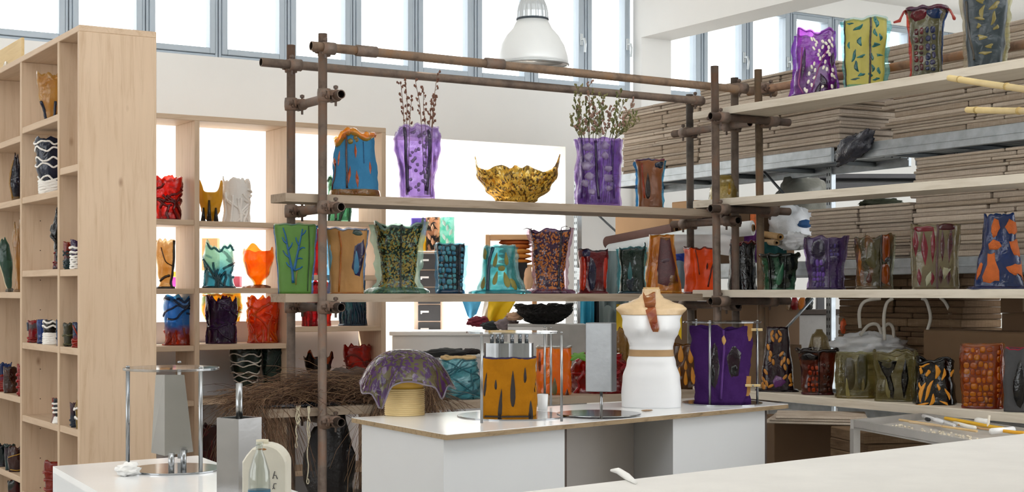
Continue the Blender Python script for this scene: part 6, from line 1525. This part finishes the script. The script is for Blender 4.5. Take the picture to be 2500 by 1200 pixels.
# metal tray table with sticks
ZR = CZ-.62
tl = atz(2084, 1024, ZR); tf = atz(2470, 1092, ZR); tbk = atz(2256, 1008, ZR)
e1 = (tf-tl); e2 = (tbk-tl)
TT = thing('tray_table', tl, 'grey metal tray table full of sticks at the lower right', 'table')
TG = plain('b4b1ad', .45, .3, var=.08)
def edge(p, q, name, z0, z1, w=.02):
    d_ = (q-p).normalized(); n_ = Vector((-d_.y, d_.x, 0))*w
    link(name, MB().prism([(p.x, p.y), (q.x, q.y), (q.x+n_.x, q.y+n_.y), (p.x+n_.x, p.y+n_.y)], z0, z1), TG, TT)
tfb = tf+e2
edge(tl, tf, 'front_rail', ZR-.045, ZR); edge(tl, tbk, 'end_rail', ZR-.045, ZR); edge(tbk, tfb, 'back_rail', ZR-.045, ZR)
link('tray', MB().prism([tl.xy, tf.xy, tfb.xy, tbk.xy], ZR-.04, ZR-.034), plain('c8c4be', .5), TT)
for p in (tl, tbk): link('leg', MB().prism([(p.x, p.y), (p.x+.035, p.y-.01), (p.x+.045, p.y+.025), (p.x+.01, p.y+.035)], 0, ZR-.045), TG, TT)
rs_ = random.Random(3)
STK = [((2196, 1024), (2385, 1052), 'd8b884', .006, 'long pale wooden stick at the front of the tray'), ((2308, 1020), (2450, 1046), 'e8b424', .009, 'yellow ruler lying along the tray'), ((2254, 1014), (2300, 1030), 'e4e4e6', .010, 'white tube at the back of the tray'), ((2286, 1022), (2330, 1038), 'd8d8da', .008, 'second white tube in the tray'), ((2420, 1052), (2474, 1048), 'f2f2f2', .014, 'white block on the tray corner'), ((2436, 1050), (2500, 1056), 'e0a420', .008, 'orange yellow strip at the tray end'), ((2220, 1030), (2300, 1040), 'c8b090', .005, 'thin beige stick in the tray'), ((2340, 1036), (2430, 1050), 'c49c6c', .005, 'thin brown stick in the tray'), ((2330, 1032), (2380, 1044), 'efece4', .010, 'white rag roll in the tray'), ((2412, 1040), (2420, 1018), 'efe8d8', .006, 'small stick standing up from the tray'), ((2385, 1026), (2410, 1030), 'f4f4f2', .016, 'crumpled white paper in the tray'), ((2262, 1022), (2268, 1024), '28282a', .010, 'small black cap in the tray')]
for (a, b_, c, r_, lb) in STK:
    p, q = atz(*a, ZR+.004 + r_*.2), atz(*b_, ZR+.004 + r_*.2)
    if 'standing' in lb: q = p + Vector((.01, 0, .05))
    pts = [p.lerp(q, f) + Vector((0, 0, .002*sin(f*9))) for f in (0, .33, .66, 1)]
    tag(link('stick', MB().tube(pts, r_, 6 if r_ < .012 else 8), plain(c, .6, var=.1), None, r_ > .009), lb, 'stick', 'odds and ends in the tray')
mb = MB()
for i in range(160):
    f, g_ = rs_.uniform(.1, .75), rs_.uniform(.05, .5); p = tl + e1*f + e2*g_; mb.blob((p.x, p.y, ZR-.03), .006, .006, .006, i, .4, 2, 6, 4)
o = tag(link('shavings', mb, plain('e6dcc8', .7, var=.3, scale=60)), 'pale shavings and crumbs heaped in the metal tray', 'shavings', None, 'stuff')
# ------------------------------------------------------------------ bright room behind
def boxthing(name, label, cat, px0, px1, y0, y1, dd_, dep, mat, **kw):
    p = at((px0+px1)/2, y1, dd_); w_ = (px1-px0)*dd_/F/2; t = thing(name, (p.x, p.y, p.z), label, cat, None, -YAW)
    link('body', MB().bbox(-w_, w_, 0, dep, 0, (y1-y0)*dd_/F, .004), mat, t, world=False); return t, w_, (y1-y0)*dd_/F
DW = 11.6
zt_ = zz(612, DW); p = at(1044, 700, DW)
t = thing('drawer_cabinet', (p.x, p.y, 0), 'pale cabinet with dark drawers in the bright back room', 'cabinet', None, -YAW)
link('carcass', MB().bbox(-.11, .11, 0, .3, 0, zt_), plain('e0c8b4', .6), t, world=False)
for k_ in range(5):
    z1_ = zt_-.02-k_*.135; dr = link('drawer', MB().bbox(-.075, .10, -.012, -.0005, z1_-.125, z1_, .003), plain('3a3a3c', .6), t, world=False)
    link('label', MB().bbox(-.055, .01, -.0135, -.0125, z1_-.06, z1_-.045, .0005).tube([(-.05, -.014, z1_-.07), (-.045, -.014, z1_-.058)], .006, 8), plain('e4e4e4', .6), dr, world=False)
for (px, top, w, c1_, c2_, md, lb) in ((1022, 532, 40, '6c5cae', 'e8c83c', 'grad', 'violet and yellow vase on the drawer cabinet'), (1056, 530, 36, '2c2624', 'e0ac84', 'blotch', 'black vase with peach leaf shapes on the drawer cabinet'), (1092, 530, 38, '7fe0cc', 'c8f4ec', 'blotch', 'mint green vase with white swirls on the drawer cabinet')):
    v = Vase('vase', lb, ('d', DW+.1), px, top, w, zt_, [(0, .95), (.6, 1), (1, .95)], resin(c1_, c2_, md, op=.9, scale=1.2), 'vase', 'vases in the back room', sq=4, jag=.0)
    if md == 'blotch':
        for i in range(6): v.inlay(px-8+8*(i % 3), 545+14*i*.8, 9, 20, plain('e2b08c' if px < 1080 else 'd8f8f0', .5), 'leaf', 20*(i % 3-1), .003, 'leaf_mark')
p = at(1245, 700, 11.3)
t = thing('shelf_box', (p.x, p.y, 0), 'pale wooden open shelf stuffed with fabric in the back room', 'shelf', None, -YAW)
a, b_ = -60*11.3/F, 66*11.3/F; zq = zz(572, 11.3)
wd = wood('dcae80', 'c8946a', 'x', 1, False)
for (x0, x1, z0, z1) in ((a, a+.035, 0, zq), (b_-.035, b_, 0, zq), (a+.035, b_-.035, zq-.04, zq), (a+.035, b_-.035, zz(645, 11.3)-.02, zz(645, 11.3)), (a+.035, b_-.035, zz(710, 11.3)-.02, zz(710, 11.3))): link('plank', MB().bbox(x0, x1, 0, .3, z0, z1), wd, t, world=False)
for i, (y1, c) in enumerate(((645, 'c87c28'), (632, 'd88c38'), (620, 'e09c48'), (608, 'c8702c'), (598, 'b8602c'))):
    p = at(1258, y1, 11.42); o = tag(link('folded_fabric', MB().blob((0, 0, .022), .13, .10, .024, i, .15, 2, 24, 10, .85), plain(c, .8, var=.15), None, True), ['lowest', 'second lowest', 'middle', 'second highest', 'topmost'][i] + ' of the folded orange fabrics in the wooden shelf', 'fabric', 'folded orange fabrics')
    o.location = p; o.rotation_euler = (0, 0, -YAW)
cloth('black garment hanging in the wooden shelf', 1262, 640, 50, 66, 11.28, plain('242426', .9), 1.2, .015, seed=3)
bag('peach_cloth', 'peach coloured cloth bundle right of the black garment', 1290, 650, 708, 22, 11.25, plain('e0b490', .8), 4, .2, 'cloth')
for i, (px, y0, y1, w, c, lb) in enumerate(((1168, 772, 798, 52, '7c2438', 'crumpled maroon cloth on the fabric pile'), (1200, 784, 806, 50, '2c3436', 'crumpled dark cloth on the fabric pile'), (1238, 776, 806, 56, '8c8084', 'crumpled mauve grey cloth on the fabric pile'), (1256, 762, 782, 40, 'd8b090', 'crumpled peach cloth on the fabric pile'), (1088, 850, 872, 110, '3a3c3e', 'flat black bundle behind the aqua vase'), (1150, 850, 866, 50, '2c2628', 'dark folded cloth on the low cabinet left of the first stand'))):
    bag('cloth_bundle', lb, px, y0, y1, w, 10.9 - .1*i if i < 4 else 9.5 + .2*(i-4), plain(c, .8, var=.2, scale=10), i+3, .35, 'cloth', 2.4)
ctr = thing('back_counter', at(1100, 870, 11.0).xy.to_3d(), 'white worktop in the bright back room behind the aqua vase', 'counter', None, -YAW)
link('top', MB().bbox(-.45, .52, -.1, .5, zz(808, 11)-.03, zz(808, 11)), plain('f0f0ee', .5, var=.02), ctr, world=False); link('front', MB().bbox(-.43, .50, -.08, .48, 0, zz(808, 11)-.03), plain('e6e6e6', .6, var=.02), ctr, world=False)
cl = thing('low_cabinet', at(1080, 880, 9.6).xy.to_3d(), 'pale grey low cabinet behind the purple draped bowl', 'cabinet', None, -YAW)
link('carcass', MB().bbox(-.20, .35, 0, .4, 0, zz(872, 9.6)), plain('d4d4d6', .5), cl, world=False); link('lid', MB().bbox(-.21, .36, -.01, .41, zz(872, 9.6), zz(866, 9.6)), plain('e6e6e6', .5), cl, world=False)
lf = thing('leaf_sprig', at(1412, 868, 8.7), 'green leaf poking out behind the red bag vase', 'plant', None, -YAW)
for a_ in (-.3, .2, .7): link('leaf', MB().blob((.02*a_, 0, .0), .05, .004, .014, 2, .1, 1, 12, 8), plain('5c8c34', .5), lf, True, world=False).rotation_euler = (0, a_-.2, 0)
# things beyond the open bookcase
for (px0, px1, y0, y1, c, lb) in ((492, 530, 580, 660, 'dcb078', 'tan wooden panel beyond the aqua vase'), (416, 434, 676, 700, 'c84cb0', 'magenta box beyond the amber vase'), (416, 434, 662, 675, 'e8c040', 'yellow box on the magenta one'), (560, 585, 674, 700, 'c05060', 'rose coloured box beyond the aqua vase')):
    boxthing('small_box', lb, 'box', px0, px1, y0, y1, 11.15, .1, plain(c, .7))
lg = thing('white_ledge', at(560, 700, 11.15).xy.to_3d(), 'white ledge carrying boxes beyond the open bookcase', 'ledge', None, -YAW)
link('board', MB().bbox(-.6, .5, -.03, .3, zz(700, 11.15)-.04, zz(700, 11.15)-.001), plain('f4f4f4', .6, var=.02), lg, world=False)
link('support', MB().bbox(-.55, .45, .0, .25, 0, zz(700, 11.15)-.041), plain('eeeeee', .6, var=.02), lg, world=False)

# ------------------------------------------------------------------ brown fibre heap on the lowest board
rf = random.Random(21)
def fibre(mb, p, dirv, L, r=.0011, droop=.6, seg=5):
    P = [Vector(p)]; d_ = Vector(dirv).normalized()
    for i in range(seg):
        d_ = (d_ + Vector((rf.uniform(-.25, .25), rf.uniform(-.25, .25), rf.uniform(-.2, .1) - droop*.18*i/seg*2))).normalized(); P.append(P[-1] + d_*L/seg)
    mb.tube(P, r, 3, cap=False)
FH = thing('fibre_heap', (3.5, 7.36, FZ[2]), 'heap of brown raffia fibre spilling over the lowest board', 'fibre')
x0_, x1_ = 2.98, 3.97
core = MB()
for i in range(9):
    f = i/8; core.blob((x0_+.12+(x1_-x0_-.2)*f, 7.38, FZ[2]+.035+.05*sin(f*pi)), .12, .15, .055+.05*sin(f*pi), i, .25, 2, 16, 10, .6)
link('packed_core', core, plain('4a3628', .9, var=.35, scale=40, bump=.6), FH, True)
mb1, mb2_, mb3 = MB(), MB(), MB()
for i in range(2600):
    f = rf.random(); x = x0_ + (x1_-x0_)*f; hgt = .03 + .12*sin(min(1, f*1.05)*pi)**.8
    y = rf.uniform(7.2, 7.52); z = FZ[2] + rf.uniform(.02, 1)*hgt + .02
    fibre((mb1, mb2_, mb3)[i % 3], (x, y, z), (rf.choice((-1, 1))*rf.uniform(.5, 1), rf.uniform(-.6, .3), rf.uniform(-.1, .3)), rf.uniform(.12, .32), droop=.5)
for i in range(900):         # tails hanging left and right of the board end
    side = i % 3
    if side: x = rf.uniform(3.6, 3.95); y = rf.uniform(7.05, 7.2); z = FZ[2] + rf.uniform(-.02, .12)
    else: x = rf.uniform(2.86, 3.12); y = rf.uniform(7.15, 7.55); z = FZ[2] + rf.uniform(.0, .06)
    fibre((mb1, mb2_, mb3)[i % 3], (x, y, z), (rf.uniform(-.5, .5), rf.uniform(-.5, .1), -.5), rf.uniform(.25, .62) if side else rf.uniform(.15, .5), droop=2.2)
for nm, m_, c in (('fibre', mb1, '6a4c36'), ('fibre', mb2_, '503626'), ('fibre', mb3, '8a6c50')):
    o = link(nm, m_, plain(c, .8, var=.3, scale=30, bump=0), FH); o['kind'] = 'stuff'
# glossy film, strings and a black sack at the board end
fm = thing('plastic_film', (3.15, 7.25, FZ[2]), 'crinkled clear plastic film lying on the board end', 'film')
link('sheet', MB().blob((3.2, 7.25, FZ[2]+.012), .22, .07, .012, 3, .5, 4, 40, 12), resin('8c94a4', '40485c', op=.6, rough=.1), fm, True)
for (px, y1, n_, lb) in ((724, 1080, 2, 'cream string hanging over the board end, left one'), (752, 1168, 1, 'cream string with a looped tip, right one')):
    p = at(px, 994, dY(px, 7.165)); k_ = dY(px, 7.165)/F; t = thing('string', p, lb, 'string', 'strings over the board end', -YAW)
    for j in range(n_+1):
        L = (y1-994)*k_*(1 if j == 0 else .5); pts = [Vector((.008*j, .03, .006)), Vector((.008*j, -.006, .004))] + [Vector((.008*j + .004*sin(q*1.7+j), -.008, -L*q/10)) for q in range(1, 11)]
        pts = [Vector((q.x, q.y, q.z)) for q in pts]
        link('strand', MB().tube(pts, .0032, 6), plain('d8ceb4', .9, bump=.3), t, True, world=False)
    link('loop', MB().tube([Vector((.006*sin(a*pi/5), -.008, -(y1-994)*k_ - .012 + .014*cos(a*pi/5))) for a in range(11)], .0026, 6), plain('d8ceb4', .9), t, True, world=False)
bag('black_sack', 'black plastic sack under the fibre heap', 806, 1010, 1290, 120, 8.0, plain('1a1718', .3, var=.3, bump=.5), 9, .25)

# ------------------------------------------------------------------ dried stems
def sprig(vase, px0, px1, py1, name, label, cs, cb, nb, group, twig=.5, wid=14, lean_y=0.0, br=6):
    """one dried stem from inside the vase to (px1, py1), side twigs, buds"""
    d_ = vase.d; b0 = at(px0, 0, d_); base = Vector((b0.x, b0.y, vase.zb+.03)); tip = at(px1, py1, d_+lean_y)
    rr = random.Random(hash_(label)+int(px1)); t = thing(name, base, label, 'dried flower', group)
    zr_ = vase.zb + vase.H; pm = max(vase.px-vase.Rm*.8/vase.sc, min(vase.px+vase.Rm*.8/vase.sc, px0 + (px1-px0)*.35)); m0 = at(pm, 0, d_); mid = Vector((m0.x, m0.y, zr_))
    P = [base, base.lerp(mid, .5), mid, mid.lerp(tip, .5)+Vector((rr.uniform(-.008, .008), 0, .006)), tip]
    link('stem', MB().tube(P, [.0034, .003, .0026, .002, .0014], 5), plain(cs, .8, var=.2), t, True)
    tw = MB(); bd = MB(); H_ = tip.z - (vase.zb+vase.H); k_ = d_/F
    for i in range(br):
        f = 1 - (i+.3)/br*.95; p = mid.lerp(tip, f); q = p + Vector((rr.uniform(-1, 1)*wid*k_, rr.uniform(-.6, .6)*wid*k_, rr.uniform(.3, 1.2)*wid*k_*1.3)); tw.tube([p, p.lerp(q, .5)+Vector((0, 0, -.003)), q], .0015, 4)
        for j in range(nb):
            c = p.lerp(q, rr.uniform(.4, 1.05)) + Vector((rr.uniform(-.005, .005), rr.uniform(-.005, .005), rr.uniform(-.004, .006))); s_ = rr.uniform(.0036, .0068)
            bd.blob(c, s_, s_, s_*1.3, j, .3, 2, 6, 4)
    link('twigs', tw, plain(cs, .8, var=.2), t); o = link('buds', bd, plain(cb, .85, var=.35, scale=60), t, True); o['kind'] = 'stuff'
for i, (a, b_, y) in enumerate(((992, 978, 200), (994, 990, 193), (996, 1006, 235), (1038, 1014, 196), (1042, 1034, 212), (1044, 1056, 236), (1046, 1068, 178), (1050, 1066, 236))):
    sprig(VP1, a, b_, y, 'dried_flower', ['leftmost', 'second', 'third', 'fourth', 'fifth', 'sixth', 'tallest', 'shortest right'][i] + ' brown dried flower stem in the pale purple vase', '7a5c48', '7c5444', 4, 'dried stems in the pale purple vase', .75, 8, br=7)
WH = ('far left low', 'left upright', 'left leaning', 'tall reddish left', 'tall green centre left', 'short centre left', 'reddish inner', 'low inner', 'centre upright', 'tall pink centre', 'short centre right', 'pink right of centre', 'green right', 'right leaning', 'far right low', 'rightmost drooping')
for i, (a, b_, y) in enumerate(((1424, 1392, 292), (1428, 1406, 268), (1432, 1402, 240), (1436, 1412, 212), (1440, 1438, 206), (1442, 1430, 250), (1448, 1448, 232), (1452, 1458, 262), (1458, 1470, 258), (1462, 1474, 236), (1468, 1490, 268), (1474, 1514, 232), (1478, 1522, 252), (1484, 1544, 256), (1490, 1552, 284), (1494, 1562, 296))):
    sprig(VP2, a, b_, y, 'dried_flower', WH[i] + ' dried twig in the squat purple vase', '6c6a44', ('8a8458', 'a88474', '7c8050')[i % 3], 6, 'dried twigs in the squat purple vase', .8, 13, lean_y=rf.uniform(-.08, .08), br=13)

# second row of shelving seen between the decks
b2 = thing('back_shelf', at(2150, 470, 11.6).xy.to_3d(), 'dark steel shelf far behind the bare right board', 'shelving', None, -YAW)
for (y0, y1) in ((425, 436), (446, 462)): link('board', MB().bbox(-.5, .6, -.05, .4, zz(y1, 11.6), zz(y0, 11.6)), plain('5c5c60', .6), b2, world=False)
for x_ in (-.45, .55): link('post', MB().bbox(x_-.03, x_+.03, .1, .16, 0, zz(420, 11.6)), plain('5c5c60', .6), b2, world=False)
bag('dark_plant', 'dark leafy bundle far behind the bare right board', 2150, 484, 512, 100, 11.3, plain('2c3020', .9, var=.4, scale=40), 6, .4, 'plant', 3)
stack_z = 0.02
for i in range(13):
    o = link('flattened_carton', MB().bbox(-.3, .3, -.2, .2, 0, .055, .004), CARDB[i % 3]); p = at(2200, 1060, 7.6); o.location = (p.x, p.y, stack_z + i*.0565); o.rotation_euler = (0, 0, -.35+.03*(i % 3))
    tag(o, 'brown flattened carton in the floor pile under the tray, ' + ORD[i] + ' from the floor', 'cardboard', 'cartons under the tray')
